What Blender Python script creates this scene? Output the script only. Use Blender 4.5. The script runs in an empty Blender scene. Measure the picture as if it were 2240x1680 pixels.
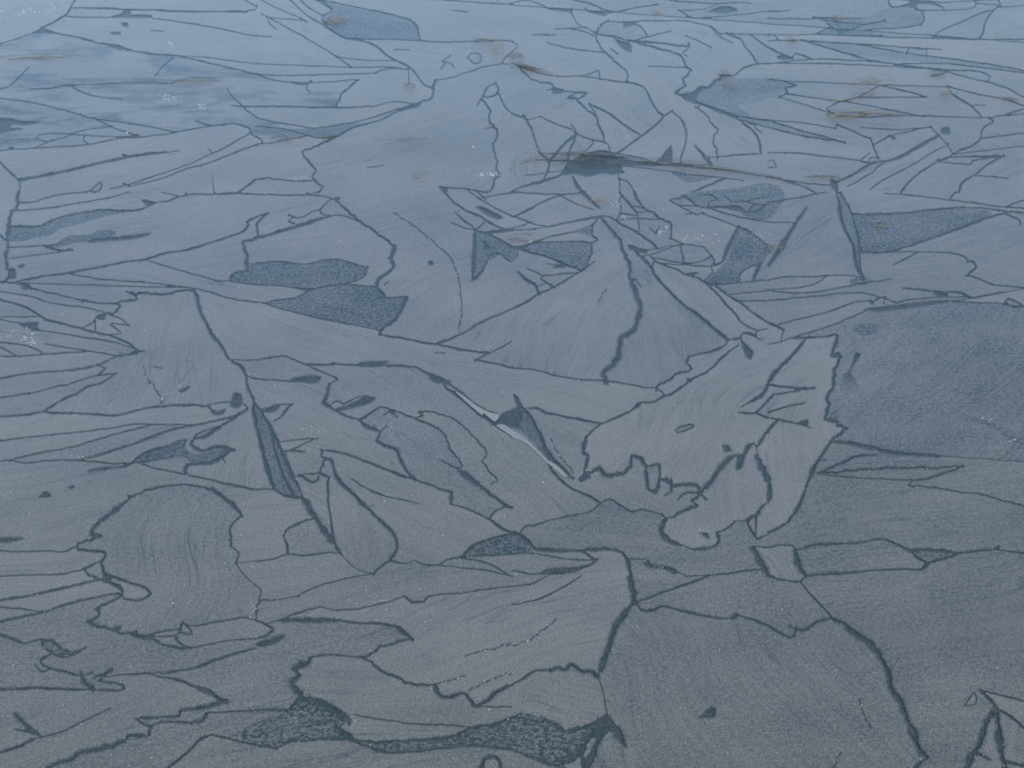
import bpy, math, random
from mathutils import Vector, noise
from mathutils.geometry import delaunay_2d_cdt

# ---------------------------------------------------------------- camera, sky, sun, exposure
R = math.radians
scene = bpy.context.scene
CAM_H, PITCH, VFOV = 3.0, R(25.0), R(20.0)
IMG_W, IMG_H = 2240.0, 1680.0
cam_data = bpy.data.cameras.new('camera')
cam = bpy.data.objects.new('camera', cam_data)
scene.collection.objects.link(cam)
cam.location = (0, 0, CAM_H)
cam.rotation_euler = (R(90) - PITCH, 0, 0)
cam_data.sensor_fit = 'VERTICAL'
cam_data.sensor_height = 24.0
cam_data.lens = 12.0 / math.tan(VFOV / 2)
cam_data.clip_end = 2000
scene.camera = cam

SUN_EL, SUN_AZ = R(24), R(150)       # azimuth measured from +Y (view direction) clockwise
world = bpy.data.worlds.new('World')
scene.world = world
world.use_nodes = True
wn = world.node_tree.nodes
sky = wn.new('ShaderNodeTexSky')
sky.sky_type = 'NISHITA'
sky.sun_disc = False
sky.sun_elevation = SUN_EL
sky.sun_rotation = SUN_AZ
sky.altitude = 1500
sky.air_density = 1.0
sky.dust_density = 0.0
sky.ozone_density = 3.0
world.node_tree.links.new(sky.outputs[0], wn['Background'].inputs[0])
wn['Background'].inputs[1].default_value = 0.093
sun_data = bpy.data.lights.new('sun', 'SUN')
sun_data.energy = 3.0
sun_data.angle = R(0.5)
sun_data.color = (1.0, 0.95, 0.86)
sun = bpy.data.objects.new('sun', sun_data)
scene.collection.objects.link(sun)
d = Vector((math.sin(SUN_AZ) * math.cos(SUN_EL), math.cos(SUN_AZ) * math.cos(SUN_EL), math.sin(SUN_EL)))
sun.rotation_euler = (-d).to_track_quat('-Z', 'Y').to_euler()
sun.location = d * 50
scene.view_settings.view_transform = 'Standard'
scene.view_settings.look = 'None'
scene.view_settings.gamma = 1.0
scene.view_settings.exposure = 1.08
scene.cycles.filter_width = 1.9

# ---------------------------------------------------------------- materials
class NT:
    def __init__(s, name):
        s.m = bpy.data.materials.new(name); s.m.use_nodes = True
        s.n = s.m.node_tree.nodes; s.l = s.m.node_tree.links
        s.b = s.n['Principled BSDF']
    def node(s, t, **kw):
        n = s.n.new(t)
        for k, v in kw.items(): setattr(n, k, v)
        return n
    def put(s, sock, v):
        if isinstance(v, bpy.types.NodeSocket): s.l.new(v, sock)
        else: sock.default_value = v
    def math(s, op, a, b=0.0, c=None, clamp=False):
        n = s.node('ShaderNodeMath', operation=op, use_clamp=clamp)
        s.put(n.inputs[0], a); s.put(n.inputs[1], b)
        if c is not None: s.put(n.inputs[2], c)
        return n.outputs[0]
    def noise(s, vec, scale, detail=3.0, rough=0.55, dist=0.0):
        n = s.node('ShaderNodeTexNoise')
        s.put(n.inputs['Vector'], vec); n.inputs['Scale'].default_value = scale
        n.inputs['Detail'].default_value = detail; n.inputs['Roughness'].default_value = rough
        n.inputs['Distortion'].default_value = dist
        return n.outputs['Fac']
    def map(s, v, a, b, c, d, smooth=False):
        n = s.node('ShaderNodeMapRange', interpolation_type='SMOOTHSTEP' if smooth else 'LINEAR', clamp=True)
        s.put(n.inputs[0], v)
        for i, x in enumerate((a, b, c, d)): s.put(n.inputs[i + 1], x)
        return n.outputs[0]
    def mix(s, f, a, b):
        n = s.node('ShaderNodeMix', data_type='RGBA')
        s.put(n.inputs[0], f); s.put(n.inputs[6], a); s.put(n.inputs[7], b)
        return n.outputs[2]
    def vrot(s, vec, ang, sc):
        r = s.node('ShaderNodeVectorRotate', rotation_type='Z_AXIS')
        s.put(r.inputs['Vector'], vec); s.put(r.inputs['Angle'], ang)
        v = s.node('ShaderNodeVectorMath', operation='MULTIPLY')
        s.l.new(r.outputs[0], v.inputs[0]); v.inputs[1].default_value = sc
        return v.outputs[0]

CLEAR = (0.028, 0.046, 0.046, 1)       # clear dark ice with black water under it
FROST = (0.248, 0.234, 0.198, 1)       # thin matt frost

def ice_material(name, base_amount, speckle=0.0, smear=0.0):
    """frost of uneven density over clear dark ice; the object colour carries (frost tone, grain angle, speckle)"""
    t = NT(name)
    geo = t.node('ShaderNodeNewGeometry').outputs['Position']
    info = t.node('ShaderNodeObjectInfo')
    sep = t.node('ShaderNodeSeparateColor'); t.l.new(info.outputs['Color'], sep.inputs[0])
    tone, ang, spk = sep.outputs[0], t.math('MULTIPLY', sep.outputs[1], 6.2832), sep.outputs[2]
    edge = t.node('ShaderNodeAttribute', attribute_name='edge').outputs['Fac']
    fine = t.map(t.noise(geo, 190, 2, 0.8), 0.28, 0.72, 0.0, 1.0)                     # millimetre grain
    mid = t.map(t.noise(geo, 40, 3, 0.65), 0.25, 0.75, 0.0, 1.0)
    large = t.noise(geo, 2.2, 4, 0.6)
    bent = t.node('ShaderNodeVectorMath', operation='ADD'); t.l.new(geo, bent.inputs[0])
    wob = t.node('ShaderNodeVectorMath', operation='SCALE'); wob.inputs['Scale'].default_value = 0.55
    wn_ = t.node('ShaderNodeTexNoise'); wn_.inputs['Scale'].default_value = 0.9; wn_.inputs['Detail'].default_value = 1.0
    t.l.new(geo, wn_.inputs['Vector']); t.l.new(wn_.outputs['Color'], wob.inputs[0]); t.l.new(wob.outputs[0], bent.inputs[1])
    bent = bent.outputs[0]
    streak = t.map(t.noise(t.vrot(bent, ang, (1.6, 26.0, 1.0)), 1.0, 4, 0.65, 0.4), 0.25, 0.75, 0.0, 1.0)
    hair = t.map(t.noise(t.vrot(bent, ang, (4.0, 90.0, 1.0)), 1.0, 2, 0.5, 0.3), 0.3, 0.7, 0.0, 1.0)
    vein = t.noise(t.vrot(bent, ang, (0.9, 13.0, 1.0)), 1.0, 2, 0.55, 0.2)          # faint feathery growth lines
    vein = t.map(t.math('ABSOLUTE', t.math('SUBTRACT', vein, 0.5)), 0.0, 0.015, 1.0, 0.0)
    vein = t.math('MULTIPLY', vein, t.map(t.noise(geo, 3.1, 2, 0.5), 0.42, 0.62, 0.0, 1.0))
    vein = t.math('MULTIPLY', vein, t.map(fine, 0.3, 0.7, 0.3, 1.0))
    a = t.math('ADD', tone, t.math('MULTIPLY', t.math('SUBTRACT', large, 0.5), 0.5))
    a = t.math('ADD', a, t.math('MULTIPLY', t.math('SUBTRACT', streak, 0.5), 0.13))
    a = t.math('ADD', a, t.math('MULTIPLY', t.math('SUBTRACT', hair, 0.5), 0.09))
    a = t.math('ADD', a, t.math('MULTIPLY', t.math('SUBTRACT', mid, 0.5), 0.12))
    a = t.math('ADD', a, t.math('MULTIPLY', t.math('SUBTRACT', fine, 0.5), 0.88))
    a = t.math('SUBTRACT', a, t.math('MULTIPLY', vein, 0.40))
    # speckle: pits where the frost never took
    sp = t.noise(geo, 78, 3, 0.8)
    patch = t.noise(geo, 5.0, 3, 0.6)
    amt = t.math('MULTIPLY', spk, t.map(patch, 0.35, 0.62, 0.45, 1.0))
    pit = t.math('MULTIPLY', t.map(sp, 0.545, 0.455, 0.0, 1.0), amt)
    a = t.math('SUBTRACT', a, t.math('MULTIPLY', pit, 0.62))
    if smear:
        sm = t.noise(t.vrot(geo, 0.06, (2.2, 4.2, 1.0)), 1.0, 6, 0.68, 0.9)
        a = t.math('SUBTRACT', a, t.map(sm, 0.46, 0.60, 0.0, smear))
    # towards a crack the frost thins out, raggedly
    e = t.math('ADD', edge, t.math('MULTIPLY', t.math('SUBTRACT', t.noise(geo, 150, 3, 0.85), 0.5), 2.3))
    a = t.math('MULTIPLY', a, t.map(e, 0.05, 0.9, 0.12, 1.0))
    a = t.math('ADD', a, 0.0, clamp=True)
    col = t.mix(a, CLEAR, FROST)
    t.put(t.b.inputs['Base Color'], col)
    t.put(t.b.inputs['Roughness'], t.map(a, 0.0, 0.8, 0.16, 0.22))
    t.put(t.b.inputs['IOR'], t.map(a, 0.0, 0.7, 1.42, 1.62))
    bmp = t.node('ShaderNodeBump'); bmp.inputs['Strength'].default_value = 0.15; bmp.inputs['Distance'].default_value = 0.002
    t.put(bmp.inputs['Height'], t.math('ADD', fine, t.math('ADD', t.math('MULTIPLY', streak, 0.5), mid)))
    t.l.new(bmp.outputs[0], t.b.inputs['Normal'])
    return t.m

def clear_material(name):
    t = NT(name)
    geo = t.node('ShaderNodeNewGeometry').outputs['Position']
    n = t.noise(geo, 150, 3, 0.8)
    m = t.noise(geo, 14, 3, 0.6)
    f = t.math('ADD', t.map(n, 0.48, 0.66, 0.0, 0.32), t.map(m, 0.45, 0.75, 0.0, 0.12))
    t.put(t.b.inputs['Base Color'], t.mix(f, CLEAR, FROST))
    t.b.inputs['Roughness'].default_value = 0.25
    t.b.inputs['IOR'].default_value = 1.36
    bmp = t.node('ShaderNodeBump'); bmp.inputs['Strength'].default_value = 0.25; bmp.inputs['Distance'].default_value = 0.002
    t.put(bmp.inputs['Height'], n); t.l.new(bmp.outputs[0], t.b.inputs['Normal'])
    return t.m

def plain_material(name, c1, c2, scale, rough, spec=0.5):
    t = NT(name)
    geo = t.node('ShaderNodeNewGeometry').outputs['Position']
    t.put(t.b.inputs['Base Color'], t.mix(t.map(t.noise(geo, scale, 3, 0.6), 0.3, 0.7, 0, 1), c1, c2))
    t.b.inputs['Roughness'].default_value = rough
    t.b.inputs['Specular IOR Level'].default_value = spec
    return t.m

M_ICE = ice_material('frosted_ice', 0.6)
M_SMEAR = ice_material('windswept_ice', 0.6, smear=0.42)
M_CLEAR = clear_material('clear_dark_ice')
M_FROST = plain_material('hoar_frost', (0.80, 0.82, 0.85, 1), (0.9, 0.9, 0.9, 1), 300, 0.4)
M_STRAW = plain_material('dry_straw', (0.14, 0.122, 0.085, 1), (0.25, 0.212, 0.14, 1), 40, 0.7, 0.2)
M_SKY_SHEEN = plain_material('sky_sheen_ice', (0.20, 0.215, 0.205, 1), (0.29, 0.30, 0.285, 1), 90, 0.4)  # bright sky mirrored by the tilted strip, put into a paler base colour
M_STALK = plain_material('wet_stalk', (0.020, 0.030, 0.036, 1), (0.06, 0.062, 0.055, 1), 40, 0.7, 0.2)
M_DULL = plain_material('weathered_stalk', (0.085, 0.088, 0.085, 1), (0.15, 0.14, 0.115, 1), 40, 0.7, 0.2)

# ---------------------------------------------------------------- pixel -> ice surface
TY = math.tan(VFOV / 2); TX = TY * IMG_W / IMG_H
CP, SP = math.cos(PITCH), math.sin(PITCH)
def ground(px, py, z=0.0):
    """where the sight line through a point of the photograph meets the level z"""
    u = (px / IMG_W * 2 - 1) * TX; v = (1 - py / IMG_H * 2) * TY
    dx, dy, dz = u, CP + v * SP, -SP + v * CP
    k = (z - CAM_H) / dz
    return Vector((dx * k, dy * k, z))

TRACE = """
T 0 0
c 65,0 61,7 57,13 37,24
b 37,24 25,30 15,33 0,38
c 61,7 85,7 105,8 140,9 170,10 200,10 212,10
b 212,10 214,9 221,8
b 212,0 221,5
b 58,14 75,15 95,15
F 94,15 105,12 108,9 113,9 113,13 130,13 132,15 115,15
b 132,16 150,18 186,24 205,28 221,32
c 37,24 50,29 70,33 85,37 100,39 112,43 135,47 150,48 175,53 200,59 221,64
d 88,39 100,41 112,43
a 135,47 180,50 221,55
b 148,51 140,58 134,66
F 105,20 110,20 111,23 106,22
F 95,28 104,28 104,29 97,29
b 130,26 140,27
b 25,58 18,65 8,74 0,77
b 196,76 200,83 208,90 213,95 221,103
b 200,91 210,92 221,92
b 71,100 85,103 120,108 152,114
b 81,105 100,111 119,117
b 152,114 185,109 204,107 216,111 216,115 221,118
b 0,130 30,128 75,125 100,120 119,117
b 100,120 125,118 150,115 152,114
b 62,116 45,115 33,117 31,119 40,122 55,119 62,116
a 62,116 70,113 95,111
a 62,116 75,117 98,118 119,117
b 73,118 72,121 77,125
a 45,122 30,128
b 169,104 180,108 193,110
F 7,129 9,127 12,128 11,129
c 0,140 8,148 16,156 17,162 16,166
d 16,156 35,152 60,147 85,141 110,136 130,132
c 130,132 143,128
c 106,133 112,135
a 110,136 135,133 155,130
b 216,115 200,124 190,130 182,133 170,139 155,145 140,150 130,153 110,160 95,163
b 221,125 200,133 180,141 160,146 140,154 110,161
c 180,129 183,133
b 107,158 112,161
c 221,156 210,163
b 77,165 87,157 88,162 83,166 77,165
a 30,30 50,29
F 0,102 10,103 20,105 35,105 20,108 12,107 8,111 20,111 8,113 0,115
a 0,85 25,88 50,94 70,99
a 60,76 72,80 82,83 105,86
b 25,77 45,76 55,74
a 55,74 100,72 150,72
T 1 0
a 5,0 20,8 40,16 45,19
b 30,0 40,10 50,17 60,23
c 60,23 75,32 100,38 115,49 130,57 137,62 145,73 153,76
b 38,0 45,6 57,13
b 51,0 62,6 66,10 57,13 57,17 62,20
b 56,0 72,3 95,8 115,12 133,17
P 66,10 62,6 56,0 72,3 95,8 115,12 133,17 139,23 142,35 110,34 85,33 75,32 60,23 57,17 57,13
b 142,35 150,36 185,36 215,35 221,36
a 142,35 110,34 85,33
c 133,17 139,23 142,35
b 5,12 20,20 45,34 70,49 82,58
b 10,18 17,25
a 10,15 42,18
a 70,49 95,52 120,54
a 0,55 25,56 50,57 85,58 115,58 122,59 132,60
a 0,31 13,32
b 0,63 15,65 35,65 75,64 103,63
b 103,63 107,61 120,58
b 0,64 15,69 30,71 55,71 85,69
a 30,71 37,73 45,73
c 47,70 44,74 44,77 47,79
c 88,69 80,76 74,81 72,87 70,89
a 131,60 132,72
c 0,92 25,92 70,93 100,92
b 100,92 120,88 135,86
c 152,76 155,70
c 155,71 153,79 151,85 142,88 141,91 120,97 112,102 95,107 80,112 70,118 52,119
b 142,88 120,95 95,103 70,108 48,111
b 155,70 165,68 172,66 181,63 200,57 213,55 214,51 221,45
a 214,55 221,55
a 168,48 161,52 163,55 160,59
a 163,53 169,55 171,58
a 183,50 186,46 193,46 195,51 192,55 187,54 183,50
c 207,72 200,75 196,83 191,91
c 207,72 210,78 207,82 199,84
b 210,82 215,92 221,98
cj 196,87 203,97 201,101 205,109 208,113 207,120 205,124 206,132 208,140 207,146 211,151 205,158 204,163 200,166
b 204,110 198,111
a 0,101 10,104 50,111
b 0,109 20,111 38,115 52,119
b 0,118 5,121
b 0,125 20,122 45,116
cj 70,119 50,127 40,131 45,140 52,147 48,153 52,157 58,161 55,166
c 0,155 10,151
b 10,154 30,156 50,157
b 160,162 180,163 200,166
b 160,162 165,166
a 120,43 132,43
b 190,2 205,3
a 170,9 182,10
T 2 0
b 0,3 6,1 15,1 25,4 33,8 50,10 52,12 55,18 57,21 63,24
b 51,7 52,10
c 55,0 70,4 85,10 100,12
b 85,11 80,13
a 64,7 66,10 80,13
b 95,10 105,7 125,6
c 105,3 125,4
b 137,0 142,1 143,0
b 145,4 175,3 200,2 206,3
F 170,10 180,6 188,6 195,9 185,11
b 142,11 165,8 180,7
a 145,9 155,15 170,15 221,11
c 77,21 84,17
cj 77,21 73,32 75,38 79,44 88,52 95,58 100,64 100,70 98,72
b 82,19 100,19 115,18 140,18 150,18 160,20 172,23 180,29 190,31
b 115,18 130,20
b 172,23 178,30 190,37
c 75,30 90,32 100,35 125,37 150,40 154,39
cj 100,36 125,42 142,46 147,50 150,57 155,61 148,68 150,74 142,79
F 88,33 97,36 102,38 103,45 95,41
c 85,42 92,47
c 106,20 112,24 117,31
c 97,23 106,21
b 105,34 120,31 137,27
b 152,38 153,41 147,46 152,49
a 150,31 160,35 172,41
c 18,30 38,30
b 37,25 62,24
b 50,27 65,28 73,32
b 30,37 50,42 80,46
a 118,57 150,61
c 186,30 190,31 198,34 201,40 207,47 212,55
b 190,29 221,32
b 205,33 221,41
c 212,55 200,59 192,65 181,65
dj 181,65 180,69 175,70 168,76 162,76 158,80 157,86
cj 157,86 152,85 142,80 147,76 150,74
F 147,81 152,85 157,86 158,80 160,78 154,80
c 142,80 152,87 165,91 180,97 195,103 208,113
b 157,88 175,93 195,100 221,104
P 158,88 162,80 175,71 184,67 200,68 221,68 233,70 246,74 236,76 238,80 231,83 222,84 215,88 195,91 200,96 207,101 195,100 180,96 170,92
c 208,113 213,120 215,132
b 216,115 209,109
b 212,55 221,55
P 158,88 175,94 195,101 221,105 240,110 266,117 287,123 255,119 235,113 221,110 205,107 195,103 180,98
b 221,104 241,110 266,117 287,123
b 195,103 221,110 240,115 287,123
cj 5,60 15,67 22,70 33,72 37,76 50,79 65,80 58,85 48,85 58,80
b 30,78 36,77
b 36,81 43,80
b 40,66 60,66 75,68 95,71 100,71
c 100,71 113,75 117,80 120,87 125,95 131,100
b 60,65 75,61 76,67
cj 55,86 65,95 73,101 74,107 77,113 80,120
c 67,90 70,95 72,99
c 67,90 82,97 100,110 112,117
c 131,100 138,96
c 131,100 122,110 110,119 100,126 92,132
c 138,96 145,102 150,112 150,122 148,130 145,141
bj 159,93 170,101 172,106 178,112 175,118 174,125 178,129 177,132
b 215,132 195,134 170,136
F 137,126 130,135 125,140 138,140 138,130
d 158,126 163,131 168,138 172,142
c 0,98 8,101 12,103 18,115 21,125 25,133 30,137 32,140 31,147 27,156
b 10,99 13,103
b 25,101 40,108 52,112 55,115 70,121 82,124 84,129
c 51,107 55,113
d 55,116 45,125 31,140
c 58,116 50,130 46,146 40,152 25,157 10,161 0,165
b 70,121 69,125 56,134
F 50,140 57,136 68,133 80,131 90,132 88,135 98,136 93,139 104,141 95,143 94,147 97,149 86,150 78,149 66,152 55,150 42,151 46,146
a 85,132 110,136 125,140
b 95,140 125,142 145,141
c 49,154 57,163 63,166
c 53,153 60,165
b 92,150 93,158 93,166
b 93,155 100,157 105,166
c 184,153 170,160 155,166
P 137,148 155,151 175,153 165,156 153,158 145,154
T 3 0
c 104,0 105,4 108,6 118,5 124,2 121,0
b 124,2 129,8
b 130,3 145,4 152,7
b 135,1 150,2 168,1
b 130,9 145,9 170,8 178,6 180,3 178,0
b 180,3 195,4 199,5
c 199,0 201,4 195,9 190,15 187,22 186,28 183,33
a 201,6 221,5
b 195,8 185,11 165,20 150,26 143,32
P 40,16 85,15 100,8 118,6 128,8 133,10 135,17 132,21 115,24 95,25 85,26 100,31 60,30 40,29 55,24 50,19
c 128,8 133,10 135,17 132,21
b 132,21 115,24 95,25 85,26
b 40,16 55,18 85,21 100,18
b 55,24 50,19
b 40,29 55,24 62,29
b 62,29 85,21 100,18
b 0,30 50,30 100,32 140,33 183,34 221,34
a 0,16 50,15
b 0,10 18,9
a 40,15 80,16
b 0,35 30,35 80,38 150,43
P 20,34 35,35 80,39 120,46 160,51 200,57 221,61 221,63 190,59 150,55 110,52 90,52 70,46 40,38
b 35,35 80,39 120,46 160,51 200,57 221,61
b 60,44 80,50 95,54
b 120,46 122,42
a 122,42 137,43 137,46
b 30,35 60,44
b 221,63 190,59 150,55 110,52
c 0,41 12,47 20,50
F 8,49 15,47 20,51 10,51
b 20,50 24,46 38,51
b 0,51 40,51 70,52 90,53 130,58 170,60
b 0,55 50,55 100,57 130,59 155,62
b 155,62 165,65 180,69 192,71 200,74 207,76 215,81 221,84
b 158,61 184,62 192,66 190,70
c 142,66 153,65
a 0,69 60,72 120,74 155,75
c 12,70 25,74 15,76 17,80
b 12,80 50,86 80,90 115,97 135,101
b 10,84 40,93 60,100
b 95,78 75,85 60,89 50,94 60,97
b 95,74 120,79 138,84 100,84 75,83
c 155,75 160,82 175,91 181,97 184,100
b 177,91 188,91
b 155,75 180,81 205,86 221,91
b 60,100 80,101 110,100 130,100 160,101 190,102
b 130,101 152,100
c 221,94 205,99 192,102
c 192,102 195,105 185,112 184,119 178,125 165,130 160,133 155,137 147,139
b 221,98 200,102
b 184,120 221,115
a 160,135 190,130 221,126
b 0,104 30,106 40,108 58,111
b 60,108 75,114 88,120
c 88,120 91,126 95,136
b 93,124 105,118 125,113 140,110
b 101,120 105,117 110,119 108,121
b 95,136 88,136 87,141 79,139 88,132
b 0,132 20,132 50,135 79,139 86,141
b 0,139 5,138 7,144 0,145
d 146,118 135,124 110,137 90,141 75,150 60,157
F 55,155 60,157 60,166 54,160
b 0,153 30,158 55,160
b 0,156 30,161 42,166
b 88,150 75,158 68,161
b 101,143 90,149
b 155,125 145,130 120,145 100,155 88,164
c 147,139 130,150 122,157 115,166
c 147,139 155,136 203,135
c 203,135 190,142 180,150 168,158 165,166
b 147,142 175,142 177,139 203,135
a 180,155 208,154
a 80,110 115,112 140,108
F 150,111 156,110 157,115 150,115
T 0 1
dj 16,0 15,9 14,16 10,17 8,30 6,42 6,50 5,58 7,66 8,73 5,77 0,78
c 0,37 4,41
b 15,9 28,9 40,5 52,2 75,0
b 14,16 30,15 60,11 90,6 105,2 112,0
P 8,30 35,29 45,24 60,20 82,16 100,16 107,18 95,20 75,26 60,30 51,32 46,36 35,39 15,43 7,43
c 8,30 35,29 45,24 60,20 82,16 100,16 107,18
c 100,16 115,16 130,12 135,9 145,8 155,4 165,2 180,2 200,1 221,2
b 135,10 125,7 122,7 127,12
b 140,0 155,3
b 160,0 162,4
b 185,0 185,2
c 207,0 209,2
P 50,44 55,40 64,37 78,37 85,33 97,33 101,36 95,39 80,41 75,43 60,45 45,49 38,48
F 75,43 90,40 110,38 130,36 115,40 90,42
b 7,48 40,46 52,44
b 7,58 25,55 45,53 62,50
c 62,50 50,50 38,49
F 15,64 21,63 19,65
F 9,66 13,67 13,74 8,75
c 12,75 35,73 52,71 75,67 105,61 120,59 133,56 138,54 165,49 190,41 208,35 211,33 215,28 213,26 221,22
b 124,59 140,63 160,69 175,73 190,77 200,77
b 58,72 85,75 110,77 135,79 155,82
b 155,82 165,83 180,86 200,92 221,95
a 8,78 30,79 60,80 95,81 130,82 155,84
b 3,78 18,80 25,83 31,84
F 18,79 25,80 27,84 20,83
b 27,85 55,90 73,94 85,96 100,98
F 70,93 75,93 76,95 71,95
b 0,86 25,90 45,96 75,100 92,105 105,110 111,115
b 111,115 95,114 105,122 92,125
c 0,93 18,98 30,104 40,110 55,114 70,118 80,121 95,124 110,130 118,136 125,138
a 0,108 15,108 35,109
a 0,110 20,114
F 17,114 25,113 33,113 31,117 35,119 25,118
b 25,119 45,121 75,126 100,130 118,135
b 0,130 20,132 30,135 36,139
b 38,131 55,134 80,138
b 0,142 18,142 40,140 80,138 100,141 118,140
b 0,134 12,140 18,142
c 118,140 103,141 92,146 83,150 60,154 30,156 0,161
c 85,150 91,152 86,157 84,159
b 58,166 80,159 100,157
c 100,157 92,162 85,166
F 108,129 115,134 121,138 110,141 118,136
cj 167,84 150,87 148,88 130,88 116,88 109,86
c 114,86 118,92
cj 118,92 105,95 100,96 104,98 102,101 99,104 93,105
b 83,108 88,106 91,106 90,110 84,109 83,108
b 82,112 82,121 70,118 82,112
d 167,84 170,90 172,100 178,113 184,124 192,134 198,144 208,151 212,158 213,166
a 200,145 221,146
c 212,158 217,160
W 125,150 125,157 128,163 130,166
b 133,151 140,152
dj 221,40 210,43 211,48 213,55 212,61 214,68
c 214,68 205,69 200,72 199,77
T 1 1
P -9,61 0,61 20,60 40,62 65,58 80,60 90,64 96,65 95,71 90,75 75,79 60,82 45,83 20,81 0,80 -22,77 -20,72 -15,69 -8,68
b 0,61 20,60 40,62 65,58 80,60 90,64 96,65
b 96,65 95,71 90,75 78,78
a 45,83 20,81 0,80 -22,77
b 0,2 45,3 60,4 72,5
b 44,0 46,2 54,0
c 0,22 11,18 4,24 1,28 2,38 0,41
d 0,40 25,33 50,25 63,21
b 63,21 70,20 80,22 90,27
b 63,21 57,19 55,16 60,10 66,6 72,5 72,8 70,8
b 28,26 32,27
b 29,20 36,22 42,21 48,17 55,15
b 32,27 28,25 32,22 29,20
cj 70,8 78,16 85,22 88,25 98,31 108,38 118,46
dj 118,46 119,50 115,57 119,63 117,67 108,73 104,80 106,85 110,88
P 6,96 20,93 35,91 50,84 65,81 85,80 104,82 106,86 109,90 104,92 115,91 130,91 129,96 120,110 113,116 109,120 95,117 75,113 50,108 30,103 15,99
b 6,96 20,93 35,91 50,84 65,81 85,80 104,82
d 130,91 128,97 120,110 109,119 107,123
b 104,92 115,91 130,91
c 107,123 125,126 150,131 158,132 175,136 200,139
b -9,95 6,96 15,99 30,103 50,108 75,113 95,117 109,120
c 155,132 170,126 185,119 190,115 205,108 221,100
b 200,139 190,145
b 190,145 205,138 221,129
b 190,145 205,148 221,152
W 118,18 130,25 140,32 150,40 160,49 168,57 174,70 176,80 178,92 178,105 176,115 176,122
F 149,60 152,60 153,62 150,63
W 115,77 110,82
W 154,138 164,140
c 158,0 170,8 180,15 195,22 205,28 215,33
b 172,17 180,25 188,30
b 169,26 180,31 190,32 196,27
a 180,0 200,10 221,20
b 192,0 198,6
a 192,8 221,0
F 190,13 195,13 213,22 208,23
b 198,33 215,32 221,32
b 200,38 221,36
P 189,33 200,36 221,46 227,50 226,57 222,60 211,54 205,58 200,60 194,70 190,76 186,76 188,55
d 189,33 188,55 187,76
c 187,76 194,70 200,60
c 189,33 200,36 221,46
c 200,55 205,53 211,54
b 197,43 202,48 198,50 197,43
c 211,54 217,58 221,60
b 0,145 15,143 26,142 35,146 43,149 55,155 68,160
b 68,160 71,162 63,166
c 43,149 70,149 90,150 110,150 138,151
F 62,149 67,147 70,149
F 82,150 95,147 115,147 108,149 105,151
F 30,162 45,159 56,160 52,164 40,164
b 0,161 35,162
b 0,164 40,164
c 138,151 143,154 150,157 158,160 170,164
F 148,156 157,159 168,164 165,166 155,164 150,160
T 2 1
b 2,3 40,2 62,1
c 0,21 15,15 22,11 35,5 45,2 62,1
b 42,4 55,10 70,15
d 61,0 70,9 76,14
b 0,19 12,25 20,28 30,29
b 0,28 15,29
b 0,33 20,33
c 30,30 55,25 77,22
b 20,32 37,32
b 0,47 8,47 20,43 35,38 55,34 70,28 73,25
c 70,28 69,38 74,41 70,44
b 70,44 60,43 35,43 20,44 5,47
P 10,49 20,44 35,43 55,43 68,44 68,55 65,63 60,67 57,67 45,63 25,55
P 55,36 70,28 69,38
c 0,47 15,52 30,56 40,60 50,64 60,68
b 17,54 30,55
c 68,44 69,52 66,60 64,66 56,70
c 56,70 45,77 36,82 24,88 10,96 0,101
b 65,64 72,60
d 5,69 13,76 20,80 22,85 24,88
F 35,65 42,63 50,64 42,65
b 13,66 22,70 27,73 25,75 36,82
b 27,71 55,70
a 23,81 32,79 36,82
b 77,21 73,23
dj 77,21 83,30 90,38 94,42 95,47 98,55 101,63 103,69 100,71 103,77
ej 103,77 106,85 109,92 111,100 108,112 104,120 95,125 93,132 91,142 88,149 80,155 79,160 82,164
b 77,21 82,21
c 85,22 95,28 105,33 115,40 122,45 125,49
b 93,6 94,12 93,20 90,24
c 93,0 100,9 105,15 109,20 95,19
cj 106,0 109,7 113,13 120,17 127,22 133,25 137,28 137,40
b 137,40 144,43 147,45
a 90,24 110,23 130,24
b 147,45 125,49 115,50
b 115,50 110,49 101,46
F 101,46 108,49 118,50 115,53 110,52
d 101,47 112,56 120,65 122,70 128,77 140,90 150,99 160,106 170,114 180,122 187,128
b 112,56 120,54 145,46 164,47 169,51 172,55
b 146,48 148,58
b 120,56 145,61 160,61 173,57
c 120,56 126,61 140,66 150,71 160,74
c 160,74 170,81 178,89 185,97 193,106 200,114 212,120
a 128,61 150,63 172,64
b 150,71 162,69 155,73
c 122,61 121,68
b 172,55 175,60 172,65 174,69 166,77
c 137,7 150,0
b 137,7 148,14 153,16 155,19 150,19
b 156,18 160,20 164,18
a 165,19 180,24 192,29
d 196,30 191,40 186,50 182,60
c 182,60 180,62 175,63
P 196,31 205,35 221,45 226,49 221,55 216,62 213,62 205,65 197,71 197,78 180,79 166,78 175,70 185,60 191,45
b 196,30 205,34 221,46
d 216,60 208,77
b 197,77 197,71 205,65 214,62
b 170,81 185,79 200,78 221,76
c 175,82 185,88 195,94 205,102 221,114
a 187,88 221,85
b 195,95 221,93
b 212,120 221,118
c 212,120 210,124 205,122 200,122 197,126
b 200,122 208,124 213,127
F 197,126 200,130 208,138 206,144 203,142
d 187,128 198,126
c 187,128 182,134 165,139 153,142
cj 153,142 151,148 156,153 148,156 138,160 130,165
c 196,132 185,140 175,150 165,157 155,162 150,166
F 152,161 156,163 150,166
b 0,152 20,154 40,159 60,162 80,163 100,166
P 145,3 160,0 190,-3 221,-8 232,-3 236,6 230,14 221,24 205,22 190,15 165,13 150,6
b 150,4 160,8
b 165,12 190,12
b 200,8 221,4
b 200,8 215,11 221,10
b 180,15 210,17 221,12
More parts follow.
